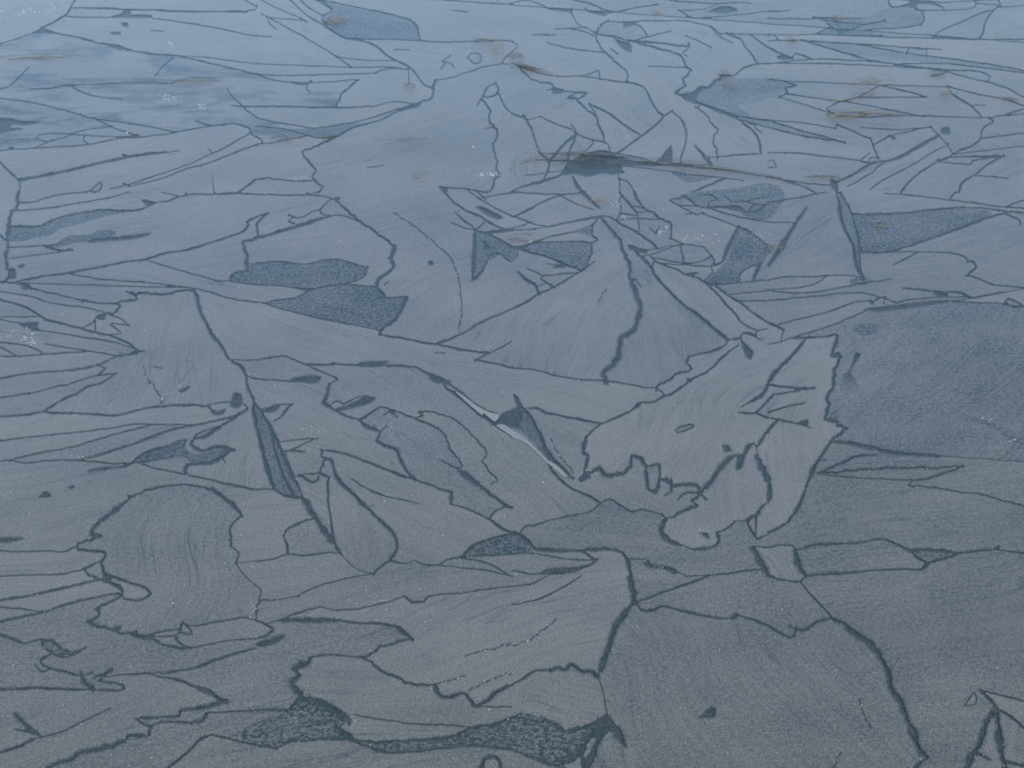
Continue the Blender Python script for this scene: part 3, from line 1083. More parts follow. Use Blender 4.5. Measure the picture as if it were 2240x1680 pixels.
LABELS = """
1622 1523 .60 -62 .35 | very large smooth grey ice plate at bottom, with a small triangular hole in it | the largest bottom plate
965 429 .66 20 .15 | tall pale ice plate running down the upper middle, left of the grass tuft | the tall upper plate
1803 1128 .60 5 .45 | speckled dull plate right of and below the jagged leaning plate, holding a long lens-shaped sliver | the lens-marked plate
2074 1435 .58 8 .45 | broad dull plate at lower right, bounded left by a thick curving dark crack | the lower right plate
2027 849 .59 60 .6 | wide dark speckled plate at right edge, right of the jagged leaning plate | the dark right plate
1098 1349 .71 22 .12 | fan-shaped pale plate in lower middle with curved dotted ridges and a toothed lower edge | the lower fan plate
340 188 .72 2 .2 smear | blotchy windswept dark plate in the upper left, streaked with frost | the blotchy plate
439 1435 .63 12 .4 | rambling speckled plate in lower left with a pointed right tip beside the fan plate | the rambling plate
381 1231 .65 55 .35 | big round-topped plate in lower left with a thick toothed dark outline | the round-topped plate
896 796 .70 -16 .1 | long pale wedge-shaped plate sweeping from the left middle down to the jagged leaning plate | the long sweeping wedge
321 371 .73 14 .1 | long pale plate in upper left split by a strong dark slanting crack | the slanting-crack plate
383 834 .69 80 .15 | pale plate in the left middle ending in a straight dark crack on its right | the left middle plate
1528 914 .75 38 .1 | pale jagged leaning plate right of centre with an oval hole and notched lower edge | the jagged leaning plate
261 1093 .68 6 .15 | wide smooth plate at left edge, wrapping round the top of the round-topped plate | the wide left plate
966 1533 .67 -8 .2 | lumpy tongue-shaped plate under the fan plate, toothed at its left end | the tongue plate
1668 998 .73 65 .1 | pale plate with curled lower lobe along the right side of the jagged leaning plate | the curled-lobe plate
1017 967 .67 -35 .25 | broad plate left of the pale tilted strip, crossed by a wavy beaded crack | the beaded plate
1245 678 .66 42 .1 | tall sail-shaped plate in the centre with fine fanning grain, left of the thick crack | the left sail plate
373 487 .70 13 .12 | long pale plate at the left containing two dark speckled lens patches | the lens-patch plate
185 1566 .64 18 .2 | plate in the bottom left corner with a dark bird-foot crack in it | the bird-foot plate
450 81 .75 -10 .1 | long pale plate along the upper left edge of the blotchy plate | the long pale upper plate
1110 60 .70 -5 .1 | wide smooth bluish plate at the top middle, right of the dark blue slab | the top middle plate
689 933 .66 -30 .2 | plate right of the slender dark blade with two thin cracks starting from it | the plate beside the blade
905 1138 .68 -22 .15 | smooth drop-edged plate with fine grain above the lower fan plate | the drop-edged plate
910 1281 .66 10 .25 | long low plate directly above the lower fan plate, speckled at its left end | the low plate above the fan
743 1650 .60 4 .35 | dull brownish grey plate along the bottom edge below the dark speckled strip | the bottom edge plate
1424 705 .62 -65 .2 | triangular sail-shaped plate right of the thick central crack, duller than its neighbour | the right sail plate
1737 510 .62 30 .2 | plate pierced by a dark slanting slit, left of the slender dark shard on the right | the slit plate
1641 1327 .62 15 .5 | speckled roof-shaped plate lying on top edge of the largest bottom plate | the roof-shaped plate
1758 338 .70 -4 .1 | pale plate in upper right under the tapering dark wedge | the plate under the tapering wedge
1315 1043 .66 -20 .2 | plate below the notched edge of the jagged leaning plate, left tip beside pale strip | the notch-filling plate
1987 610 .62 10 .2 | hazy plate at right under the dark blue ice field with slanting short crack | the hazy right plate
1488 455 .68 -40 .1 | irregular pale plate right of the sail plates, under the band of frozen stalks | the pale plate right of the sails
715 545 .69 8 .15 | pale plate above the upper dark speckled patch on the left side | the plate above the dark patch
939 1005 .60 -45 .4 | dull speckled plate with stepped left edge between beaded plate and drop-edged plate | the stepped plate
1470 198 .75 -30 .08 | pale twisting plate at upper middle right with small dark triangular notch | the twisting plate
372 1614 .59 15 .45 | dark speckled band of ice crossing the bottom left below the bird-foot plate | the speckled bottom band
2160 538 .62 20 .2 | smooth plate at the right edge below the dark blue ice field | the smooth right edge plate
1965 400 .68 30 .1 | pale right-hand plate crossed by parallel slanting dark cracks | the parallel-crack plate
1911 170 .75 -2 .06 | long pale horizontal band plate in upper right with a curled stick on it | the long pale band
1109 1614 0.46 -10 1 | dark speckled wedge of clear ice at the bottom, left of the forked dark crack | the dark bottom wedge
1519 110 .73 -20 .08 | pale bulging plate near the top, right of the twisting plate | the bulging top plate
1902 265 .64 -5 .2 | plate in upper right on which the longest golden straw tuft lies | the straw tuft plate
241 920 .76 8 .08 | long bright tapering plate at left, running to the top of the slender dark blade | the bright tapering plate
769 1151 .66 -55 .2 | teardrop-shaped plate hanging right of the slender dark blade tip | the teardrop plate
1252 433 .70 20 .1 | pale angular plate just below the dark grass tuft | the plate below the tuft
963 117 .70 -15 .1 | pale triangular plate with two small scribbled cracks, above the tall upper plate | the scribbled plate
2008 494 0.50 15 1 | large dark blue speckled ice field at right, shaped like a long pennant | the dark blue pennant
671 1251 .67 5 .2 | smooth low plate between the round-topped plate and the teardrop plate | the low smooth plate
761 664 0.47 -10 1 | dark speckled leaf-shaped patch left of the tall upper plate, lower of two | the dark leaf patch
1134 325 .68 75 .1 | narrow tall bottle-shaped plate with a rounded head, inside the tall upper plate | the bottle-shaped plate
810 176 .75 -5 .08 | pale plate tip pointing right, above the blotchy plate's right end | the pale pointed tip
415 617 .66 -12 .15 | long thin lance-shaped plate below the lens-patch plate on the left | the lance plate
1333 219 .70 -25 .1 | smooth pale plate with ragged left edge between top middle plate and grass tuft | the ragged-edged plate
2050 106 .80 -3 .04 | brightest pale band across the top right corner, above a tapering dark wedge | the brightest band
1873 1226 .62 4 .45 | box-shaped speckled plate at right, beside the small leaning block | the box-shaped plate
1741 14 .63 2 .35 | dark frosty plate along the top edge at right | the dark top edge plate
643 1592 0.45 8 1 | dark speckled triangular patch at bottom, left of the tongue plate | the dark bottom triangle
84 268 .68 0 .3 smear | streaky plate at the left edge with a dark pointed hole | the streaky left plate
130 740 .66 -12 .2 | arrow-shaped bundle plate at left pointing right with thin frost lines | the arrow plate
657 596 0.47 5 1 | dark speckled oblong patch left of the tall upper plate, upper of two | the dark oblong patch
468 572 .66 10 .15 | triangular plate with a hooked upper corner left of the dark oblong patch | the hooked triangle
2179 412 .68 20 .1 | pale corner plate at the right edge with a zigzag left side | the zigzag corner plate
1532 652 .71 -45 .08 | pale blade-shaped plate along right side of the right sail plate | the pale blade plate
48 30 .80 15 .06 | bright frosty plate in the top left corner with white frost flecks | the corner plate
809 44 0.50 -8 1 | dark blue speckled slab at the top, left of the top middle plate | the dark blue slab
79 1470 .62 5 .4 | dull plate at left edge beneath the curled crack, above the bird-foot plate | the dull left plate
706 246 .72 6 .12 | pale boat-shaped sliver between the blotchy plate and the tall upper plate | the boat-shaped sliver
2017 227 .66 -8 .15 | quilted plate in upper right holding crossing straw stems, left of a forked crack | the quilted plate
712 78 .74 -25 .1 | pale slanting strip plate ending left of the scribbled plate | the slanting strip plate
1522 47 .72 3 .08 | thin pale ribbon plate above the bulging top plate | the thin top ribbon
1620 205 0.54 3 .8 | dark blue speckled patch in upper right with toothed right end | the toothed dark patch
101 1221 .68 3 .15 | smooth plate at left edge touching the round-topped plate's left lobe | the left lobe neighbour
1753 667 .64 12 .15 | long pale leaf plate pointing up right, above the jagged leaning plate | the leaf plate
2069 383 .66 40 .1 | slanted four-sided plate beside the zigzag corner plate | the slanted four-sided plate
381 4 .72 2 .1 | pale strip plate along the top edge at left | the top left strip
1446 312 .73 55 .08 | dome-shaped pale plate right of the grass tuft with a dark thorn inside | the dome plate
145 682 .68 -14 .12 | narrow wavy plate at left ending in a curled crack loop | the wavy narrow plate
109 796 .72 6 .1 | pale finger plate at left edge, just below the arrow plate | the pale finger plate
216 973 .66 15 .3 | speckled narrow streak plate below the bright tapering plate | the speckled streak
1627 428 0.52 4 .8 | dark messy patch of broken ice bits right of the band of frozen stalks | the messy dark patch
116 971 .70 8 .12 | long tapering plate at the left edge under the bright tapering plate | the second tapering plate
1628 564 0.47 60 1 | dark blue kite-shaped patch right of the sail plates | the dark kite patch
1842 689 .66 12 .15 | slim sloping plate between the leaf plate and the dark right plate | the slim sloping plate
96 862 .66 12 .2 | grey finger plate at left edge, third below the arrow plate | the lowest finger plate
212 637 .68 -8 .15 | pale spear plate at left above the wavy narrow plate | the spear plate
1605 296 .70 -50 .1 | pale fin-shaped plate in upper right, right of the twisting plate | the fin plate
490 1386 .67 4 .15 | smooth capsule-shaped plate under the round-topped plate | the capsule plate
135 1301 .68 8 .12 | straight finger plate at left edge ending at the small lobed chip | the straight finger plate
337 970 .68 14 .15 | smooth curving plate left of the dark forked patch | the curving plate
95 829 .70 12 .12 | narrow pale plate between two finger plates at the left edge | the middle finger plate
88 1272 .70 6 .1 | narrow strip plate at left edge below the left lobe neighbour | the left strip
634 150 .73 -5 .1 | thin pale sliver along the top of the blotchy plate | the thin pale sliver
1965 121 .56 -6 .6 | long tapering dark streak crossing the top right below the brightest band | the dark tapering streak
2057 42 .66 0 .2 | frosty plate at top right, right of the dark rounded patch | the frosty top right plate
1424 18 .66 2 .2 | bluish plate at the top edge above the thin top ribbon | the bluish top plate
681 1176 .63 5 .35 | rounded speckled plate left of the slender dark blade's tip | the rounded speckled plate
1820 201 .66 -5 .15 | wing-shaped plate with pale straw on its upper edge at upper right | the wing plate
2208 49 .70 3 .08 | smooth plate in the top right corner right of the jagged upright crack | the top right corner plate
120 492 0.46 10 1 | long dark speckled lens patch at left, upper of two in the lens-patch plate | the long dark lens
1235 557 0.48 -10 .9 | dark speckled wedge patch left of the sail plates | the dark wedge left of the sails
1755 108 .68 -8 .12 | pale triangular plate between the bulging top plate and dark tapering streak | the upper right triangle
1972 319 .68 25 .1 | pale slab above the longest slanting crack at upper right | the slab above the long crack
1951 46 0.54 3 .8 | dark rounded speckled patch near the top right | the dark rounded patch
1204 299 .68 40 .1 | triangular plate right of the bottle-shaped plate, left of the grass tuft | the triangle left of the tuft
1058 453 .72 -30 .08 | pale splinter plate with a dark slot, below the bottle-shaped plate | the slotted splinter
1711 1227 .68 -50 .12 | small leaning pale block beside the box-shaped plate | the leaning block
5 432 .72 10 .1 | pale plate cut by the left edge of the view, beside a thick upright crack | the left edge plate
1685 620 .60 5 .35 | low speckled strip under the slit plate | the low speckled strip
2148 155 .68 -8 .12 | pale bent plate at the right edge below the dark tapering streak | the bent right edge plate
615 405 .72 5 .1 | hump-backed pale plate left of the tall upper plate | the hump-backed plate
1349 287 .70 -40 .1 | pale triangular plate left of the dome plate | the triangle left of the dome
1075 551 0.44 80 .7 | dark arrowhead-shaped shard with a straight upright left edge | the dark arrowhead shard
389 987 0.45 20 1 | dark forked speckled patch left of the slender dark blade | the dark forked patch
2162 227 .68 -10 .1 | pale pointed plate at right edge right of the forked crack | the pointed right edge plate
1421 506 .64 -20 .3 | faceted dull plate right of the pale sails' top | the faceted plate
1189 509 .70 12 .1 | thin pale plate above the dark wedge left of the sails | the thin plate above the dark wedge
1098 1197 0.46 5 1 | small dark speckled hill-shaped patch above the lower fan plate | the dark hill patch
1956 1036 .60 5 .4 | long lens-shaped sliver lying in the speckled plate at right | the long lens sliver
593 995 .40 -65 .5 | slender dark blade-shaped shard standing slantwise left of centre, wider half | the slender dark blade
2215 1608 .64 70 .2 | plate in the bottom right corner right of the pale spike | the bottom right corner plate
2161 1643 .68 80 .2 | pale spike-shaped plate between two thick dark cracks at bottom right | the pale spike
1158 973 .90 -40 0 | pale gleaming strip of tilted ice beside the dark hole in the centre | the pale tilted strip
1047 893 .86 -40 0 | short pale gleaming sliver just above left of the dark central hole | the short gleaming sliver
1158 942 0.42 -60 .7 | dark shard under the small upright fin beside the pale tilted strip | the dark shard by the strip
627 1031 .40 -65 .5 | slender dark blade-shaped shard standing slantwise left of centre, thinner right half | the thin dark blade half
1859 495 .46 -80 .5 | slender dark upright shard at right between slit plate and dark blue pennant | the slender upright shard
188 614 .66 -4 .12 | thin needle plate above the spear plate at left | the needle plate
121 652 .68 -12 .12 | narrow band plate between the spear plate and wavy narrow plate | the narrow left band
180 518 0.46 12 1 | short dark speckled lens patch at left, lower of two in the lens-patch plate | the short dark lens
1129 442 .72 12 .06 | pale arrow-tip plate under the bottle-shaped plate | the pale arrow tip
1705 279 .50 -14 .5 | tapering dark wedge pointing right, above the plate under it | the tapering wedge
2033 1215 0.46 3 1 | small dark speckled triangle right of the box-shaped plate | the small dark triangle
466 342 .72 18 .08 | long thin pale splinter slanting across the slanting-crack plate | the slanting splinter
"""

# ---------------------------------------------------------------- cracks: read, join, smooth, roughen
K = 560 / 221.2
WIDTH = dict(z=0.5, a=1.1, b=1.4, c=2.4, d=4.2, e=6.6)
lines, polys = [], []          # lines: (width, jagged, pts)  polys: (kind, pts)
ridges = []
tx = ty = 0
for row in TRACE.strip().splitlines():
    f = row.split()
    if f[0] == 'T': tx, ty = int(f[1]) * 560, int(f[2]) * 420; continue
    pts = [Vector((tx + float(a) * K, ty + float(b) * K)) for a, b in (q.split(',') for q in f[1:])]
    k = f[0][0]
    if k == 'z': pts = [Vector(float(c) for c in q.split(',')) for q in f[1:]]      # hairlines, in whole pixels
    if k in 'zabcde': lines.append([WIDTH[k], len(f[0]) > 1, pts])
    elif k == 'W':                                       # beaded ridge: a broken hairline with grains of frost on it
        ridges.append(pts)
        for a in range(len(pts) - 1):
            for u in (0.04, 0.54): lines.append([1.35, True, [pts[a].lerp(pts[a + 1], u), pts[a].lerp(pts[a + 1], u + 0.36)]])
    else: polys.append((k, pts))

X0, X1, Y0, Y1 = -330.0, 2570.0, -150.0, 1960.0
def near_seg(p, a, b):
    ab = b - a; l = ab.length_squared
    t = 0 if l == 0 else max(0, min(1, (p - a).dot(ab) / l))
    return a + ab * t
tips = []
for i, (w, j, pts) in enumerate(lines):
    tip = [True, True]
    for e in (0, -1):
        p = pts[e]; q = pts[1] if e == 0 else pts[-2]
        dirn = (p - q).normalized()
        if p.x < 6 or p.x > 2233 or p.y < 6 or p.y > 1674:          # runs out of the frame: carry it on
            tip[e] = False
            ext = p.copy(); step = 0
            while X0 - 20 < ext.x < X1 + 20 and Y0 - 20 < ext.y < Y1 + 20 and step < 40:
                ext = ext + dirn * 45; step += 1
            pts.insert(0, ext) if e == 0 else pts.append(ext)
            continue
        best, bd = None, (2.0 if w == 1.35 else 11.0 if w > 1 else 16.0)
        for k2, (w2, j2, p2) in enumerate(lines):                   # another crack's end close by
            if k2 == i: continue
            for c in (p2[0], p2[-1]):
                if (c - p).length < min(bd, 10.0): best, bd = c, (c - p).length
        if best is not None: bd = 0
        for k2, (w2, j2, p2) in enumerate(lines):
            if k2 == i: continue
            for s in range(len(p2) - 1):
                c = near_seg(p, p2[s], p2[s + 1]); dd = (c - p).length
                if dd < bd: best, bd = c, dd
        if best is None and w < 1:
            tip[e] = False
        if best is not None:
            tip[e] = False
            c = best + dirn * 1.5
            if (best - p).length > 0.5 and (best - p).normalized().dot(dirn) < 0.7 and (p - q).length > 25: pts[e] = c
            else: pts.insert(0, c) if e == 0 else pts.append(c)
    tips.append(tip)

def smooth(pts, step):
    """cubic through the traced points, sharp corners kept; resampled about every step px"""
    n = len(pts); tan = []
    for i in range(n):
        a, b = pts[max(0, i - 1)], pts[min(n - 1, i + 1)]
        t = b - a
        if 0 < i < n - 1:
            u, v = pts[i] - a, b - pts[i]
            if u.length < 1e-6 or v.length < 1e-6 or u.normalized().dot(v.normalized()) < 0.45: t = None
        tan.append(t)
    out = [pts[0].copy()]
    for i in range(n - 1):
        p, q = pts[i], pts[i + 1]; L = (q - p).length
        if L < 1e-4: continue
        ta = tan[i].normalized() * L if tan[i] is not None and tan[i].length > 0 else q - p
        tb = tan[i + 1].normalized() * L if tan[i + 1] is not None and tan[i + 1].length > 0 else q - p
        m = max(1, round(L / step))
        for s in range(1, m + 1):
            t = s / m; t2 = t * t; t3 = t2 * t
            out.append(p * (2*t3 - 3*t2 + 1) + ta * (t3 - 2*t2 + t) + q * (-2*t3 + 3*t2) + tb * (t3 - t2))
    return out
def rowscale(y): return 0.78 + 0.42 * max(0.0, min(1.0, y / 1680))
def fr(x, seed, oct=3):
    return noise.fractal(Vector((x, seed * 7.13, 3.7)), 0.8, 2.1, oct)

V, E, F, FT = [], [], [], []     # cdt input; FT: tag of each face
def addv(p): V.append((p.x, p.y)); return len(V) - 1
for i, (w, j, pts) in enumerate(lines):
    c = smooth(pts, 5.0 if j else 6.0)
    n = len(c)
    if n < 2: continue
    cum = [0.0]
    for s in range(1, n): cum.append(cum[-1] + (c[s] - c[s - 1]).length)
    tot = cum[-1]
    rings = []
    for s in range(n):
        t = (c[min(n - 1, s + 1)] - c[max(0, s - 1)])
        t = t.normalized() if t.length > 1e-6 else Vector((1, 0))
        nn = Vector((-t.y, t.x)); rs = rowscale(c[s].y)
        amp = (3.4 if j else 1.3) * rs
        off = (fr(cum[s] / (13.0 if j else 24.0), i + 0.3) + 0.45 * fr(cum[s] / 5.0, i + 20.3, 1)) * amp
        hw = w * 0.5 * rs * max(0.35, 1.0 + 0.9 * fr(cum[s] / 38.0, i + 50.1))
        hl = hw * (1 + 0.8 * fr(cum[s] / 6.0, i + 90.7)); hr = hw * (1 + 0.8 * fr(cum[s] / 6.0, i + 140.9))
        for e, dist in ((0, cum[s]), (1, tot - cum[s])):
            if tips[i][e]:
                k = 0.12 + 0.88 * min(1.0, dist / (22 + 2.2 * w)); hl *= k; hr *= k
        hl = max(hl, 0.45); hr = max(hr, 0.45)
        m = c[s] + nn * off
        sh = (1.3 + 0.95 * w) * rs
        rings.append((addv(m + nn * hl), addv(m - nn * hr), addv(m + nn * (hl + sh)), addv(m - nn * (hr + sh))))
    for s, sg in ((0, -1), (n - 1, 1)):                  # close the shoulder round both ends
        t = (c[min(n - 1, s + 1)] - c[max(0, s - 1)])
        t = t.normalized() if t.length > 1e-6 else Vector((1, 0))
        sh = (1.3 + 0.95 * w) * rowscale(c[s].y); nn = Vector((-t.y, t.x)) * sh * 0.8
        p1, p2, p3 = addv(c[s] + t * sg * sh * 0.7 + nn), addv(c[s] + t * sg * sh * 1.1), addv(c[s] + t * sg * sh * 0.7 - nn)
        E.extend(((rings[s][2], p1), (p1, p2), (p2, p3), (p3, rings[s][3])))
    for s in range(n - 1):
        a, b = rings[s], rings[s + 1]
        F.append([a[0], a[1], b[1], b[0]]); FT.append('S')
        E.append((a[2], b[2])); E.append((a[3], b[3]))
for n, (k, pts) in enumerate(polys):
    c = smooth(pts + [pts[0]], 7.0)[:-1]
    ids = []; outer = []
    for s, p in enumerate(c):
        t = c[(s + 1) % len(c)] - c[s - 1]
        t = t.normalized() if t.length > 1e-6 else Vector((1, 0))
        rs = rowscale(p.y)
        nn = Vector((-t.y, t.x)); m = p + nn * fr(s * 0.55, n + 300.5) * (2.0 if k == 'P' else 0.9) * rs
        ids.append(addv(m))
        if k == 'F': outer.append((m, nn, rs))
    if outer:
        turn = sum(c[s - 1].cross(c[s]) for s in range(len(c)))
        ring = [addv(m + nn * (-6.0 if turn > 0 else 6.0) * rs) for m, nn, rs in outer]
        E.extend((ring[s - 1], ring[s]) for s in range(len(ring)))
    F.append(ids); FT.append('S' if k == 'F' else '%s%d' % (k, n))
rect = [addv(Vector(q)) for q in ((X0, Y0), (X1, Y0), (X1, Y1), (X0, Y1))]
for s in range(4): E.append((rect[s], rect[(s + 1) % 4]))
for gx in range(int(X0) + 60, int(X1), 75):          # loose points so that wide plates get even triangles
    for gy in range(int(Y0) + 50, int(Y1), 75):
        addv(Vector((gx + random.Random(gx * 7 + gy).uniform(-20, 20), gy + random.Random(gx + gy * 5).uniform(-20, 20))))
cells = {}                                             # which crack or patch outlines lie near a point
for n, f in enumerate(F):
    xs = [V[i][0] for i in f]; ys = [V[i][1] for i in f]
    for cx in range(int(min(xs) // 32), int(max(xs) // 32) + 1):
        for cy in range(int(min(ys) // 32), int(max(ys) // 32) + 1):
            cells.setdefault((cx, cy), []).append(n)
    E.extend((f[s], f[s - 1]) for s in range(len(f)))
def hits(x, y):
    tg = set()
    for n in cells.get((int(x // 32), int(y // 32)), ()):
        if FT[n] in tg: continue
        f = F[n]; ins = False; ax, ay = V[f[-1]]
        for i in f:
            bx, by = V[i]
            if (ay > y) != (by > y) and x < (bx - ax) * (y - ay) / (by - ay) + ax: ins = not ins
            ax, ay = bx, by
        if ins: tg.add(FT[n])
    return tg
cv, ce, cf, ov, oe, of = delaunay_2d_cdt([Vector(v) for v in V], E, [], 0, 0.02, False)

# ---------------------------------------------------------------- the pieces between the cracks
NF = len(cf)
seam = [False] * NF; sets = [frozenset()] * NF; cen = [None] * NF; area = [0.0] * NF
for q in range(NF):
    f = cf[q]
    a, b, c = cv[f[0]], cv[f[1]], cv[f[2]]
    cen[q] = (a + b + c) / 3
    area[q] = abs((b - a).cross(c - a)) / 2
    tg = hits(cen[q].x, cen[q].y)
    seam[q] = 'S' in tg
    tg.discard('S')
    sets[q] = frozenset([t for t in tg if t[0] == 'L'] or tg)
inside = [X0 < c.x < X1 and Y0 < c.y < Y1 for c in cen]
edge_of = {}
for q in range(NF):
    f = cf[q]
    if seam[q] or not inside[q]: continue
    for s in range(3):
        e = (f[s], f[s - 2]); edge_of.setdefault((min(e), max(e)), []).append(q)
nbr = [[] for _ in range(NF)]
for e, qs in edge_of.items():
    if len(qs) == 2 and sets[qs[0]] == sets[qs[1]] and (cv[e[0]] - cv[e[1]]).length > 2.0:
        nbr[qs[0]].append(qs[1]); nbr[qs[1]].append(qs[0])
seen = [False] * NF; pieces = []
for q in range(NF):
    if seen[q] or seam[q] or not inside[q]: continue
    st = [q]; seen[q] = True; comp = []
    while st:
        x = st.pop(); comp.append(x)
        for y in nbr[x]:
            if not seen[y]: seen[y] = True; st.append(y)
    pieces.append(comp)
def in_frame(p, m=0): return -m < p.x < IMG_W + m and -m < p.y < IMG_H + m
core = set()                                           # vertices on the lip of a crack
for q in range(NF):
    if seam[q]: core.update(cf[q])

# ---------------------------------------------------------------- setting: black water ice underneath, ice beyond
col = scene.collection
def tag(o, label=None, cat=None, group=None, kind=None):
    for k, v in (('label', label), ('category', cat), ('group', group), ('kind', kind)):
        if v: o[k] = v
    return o
def link(name, verts, faces, mats, parent=None, slots=None, edge=None):
    me = bpy.data.meshes.new(name)
    me.from_pydata([tuple(v) for v in verts], [], faces)
    for m in mats: me.materials.append(m)
    if slots: me.polygons.foreach_set('material_index', slots)
    if edge:
        a = me.attributes.new('edge', 'FLOAT', 'POINT'); a.data.foreach_set('value', edge)
    me.update()
    o = bpy.data.objects.new(name, me); col.objects.link(o)
    if parent: o.parent = parent
    return o
THICK = 0.0010
far = 400.0
o = link('water', [(-far, -far, -0.0014), (far, -far, -0.0014), (far, far, -0.0014), (-far, far, -0.0014)], [(0, 1, 2, 3)], [M_CLEAR])
tag(o, kind='structure')

def slab(comp):
    """verts, faces, slots, edge weights of one piece: frosted top, clear side walls and underside"""
    top = {}; verts = []; edge = []; faces = []; slots = []
    for q in comp:
        ids = []
        for v in cf[q]:
            if v not in top:
                top[v] = len(verts); verts.append(ground(cv[v].x, cv[v].y)); edge.append(0.0 if v in core else 1.0)
            ids.append(top[v])
        a, b, c = (verts[i] for i in ids)
        if (b - a).cross(c - a).z < 0: ids.reverse()
        faces.append(ids)
    n = len(verts)
    cnt = {}
    for f in faces:
        for s in range(3): cnt[(f[s], f[(s + 1) % 3])] = 1
    rim = [e for e in cnt if (e[1], e[0]) not in cnt]
    slots = [0] * len(faces)
    verts += [Vector((v.x, v.y, v.z - THICK)) for v in verts]; edge += [0.0] * n
    tops = list(faces)
    for a, b in rim: faces.append([b, a, a + n, b + n]); slots.append(1)
    for f in tops: faces.append([i + n for i in reversed(f)]); slots.append(1)
    return verts, faces, slots, edge

# what each piece is: x y tone grain speckle kind | label   (tone/grain/speckle - means: leave it to chance)
NOTES = []
for row in LABELS.strip().splitlines():
    if not row.strip(): continue
    h, lab, short = row.split('|')
    h = h.split()
    NOTES.append((Vector((float(h[0]), float(h[1]))), h[2:], lab.strip(), short.strip()))
rnd = random.Random(11)
MIN_AREA = 220.0
sheet = ([], [], [], [])
plates = []
tri_piece = {}
for n, comp in enumerate(pieces):
    a_in = sum(area[q] for q in comp if in_frame(cen[q]))
    a_all = sum(area[q] for q in comp)
    if a_in < MIN_AREA:
        if a_all - a_in > a_in and a_all > 150:       # ice outside the photograph: one sheet
            v, f, s, e = slab(comp); b = len(sheet[0])
            sheet[0].extend(v); sheet[1].extend([[i + b for i in q] for q in f]); sheet[2].extend(s); sheet[3].extend(e)
        continue
    for q in comp: tri_piece[q] = len(plates)
    plates.append(dict(comp=comp, a=a_in, sets=sets[comp[0]]))
grid = {}
for q in tri_piece: grid.setdefault((int(cen[q].x // 40), int(cen[q].y // 40)), []).append(q)
def piece_at(p):
    """the piece whose triangle lies at (or nearest to) this point of the photograph"""
    best, bd = None, 1e9
    gx, gy = int(p.x // 40), int(p.y // 40)
    for dx in (-2, -1, 0, 1, 2):
        for dy in (-2, -1, 0, 1, 2):
            for q in grid.get((gx + dx, gy + dy), ()):
                a, b, c = (cv[v] for v in cf[q])
                d1, d2, d3 = (b - a).cross(p - a), (c - b).cross(p - b), (a - c).cross(p - c)
                if (d1 >= 0 and d2 >= 0 and d3 >= 0) or (d1 <= 0 and d2 <= 0 and d3 <= 0): return tri_piece[q]
                dd = min((near_seg(p, a, b) - p).length, (near_seg(p, b, c) - p).length, (near_seg(p, c, a) - p).length)
                if dd < bd: best, bd = tri_piece[q], dd
    return best
for p, h, lab, short in NOTES:
    k = piece_at(p)
    if k is None: continue
    if 'h' in plates[k] : print('NOTE CLASH', p, lab, '<>', plates[k].get('label'))
    plates[k].update(h=h, label=lab, short=short, at=p)

unnamed = []
for n, P in enumerate(plates):
    v, f, s, e = slab(P['comp'])
    kinds = {k[0] for k in P['sets']}
    tone, ang, spk, mat = 0.66 + rnd.uniform(-0.05, 0.05), rnd.random(), rnd.uniform(0.05, 0.3), M_ICE
    if 'P' in kinds: tone, spk = 0.48 + rnd.uniform(-0.03, 0.03), 1.0
    if 'L' in kinds: tone, spk = 0.95, 0.0
    if 'L' in kinds: mat = M_SKY_SHEEN
    h = P.get('h', [])
    if len(h) > 0 and h[0] != '-': tone = float(h[0])
    if len(h) > 1 and h[1] != '-':                   # grain direction as seen, turned into a bearing on the ice
        g = ground(P['at'].x + 10 * math.cos(R(float(h[1]))), P['at'].y - 10 * math.sin(R(float(h[1])))) - ground(*P['at'])
        ang = (-math.atan2(g.y, g.x) / (2 * math.pi)) % 1.0
    if len(h) > 2 and h[2] != '-': spk = float(h[2])
    if len(h) > 3 and h[3] == 'smear': mat = M_SMEAR
    dz = rnd.uniform(-0.0002, 0.0002) + (0.0012 if 'L' in kinds else 0)
    o = link('ice_plate', [Vector((q.x, q.y, q.z + dz)) for q in v], f, [mat, M_CLEAR], None, s, e)
    o.color = (tone, ang, spk, 1)
    P['o'] = o
    if 'label' not in P: unnamed.append(P); continue
    tag(o, P['label'], 'ice plate', 'plates of broken ice frozen together')
v, f, s, e = sheet
b = len(v)
c4 = [ground(x, y) for x, y in ((X0, Y1), (X1, Y1), (X1, Y0), (X0, Y0))]
v += [Vector(q) for q in c4] + [Vector((-far, -far, 0)), Vector((far, -far, 0)), Vector((far, far, 0)), Vector((-far, far, 0))]
f += [[b + 4, b + 5, b + 1, b], [b + 5, b + 6, b + 2, b + 1], [b + 6, b + 7, b + 3, b + 2], [b + 7, b + 4, b, b + 3]]
s += [0] * 4; e += [1.0] * 8
o = link('ice_sheet', v, f, [M_ICE, M_CLEAR], None, s, e)
o.color = (0.64, 0.1, 0.2, 1)
tag(o, kind='structure')
print('PLATES', len(plates), 'labelled', sum('h' in p for p in plates))

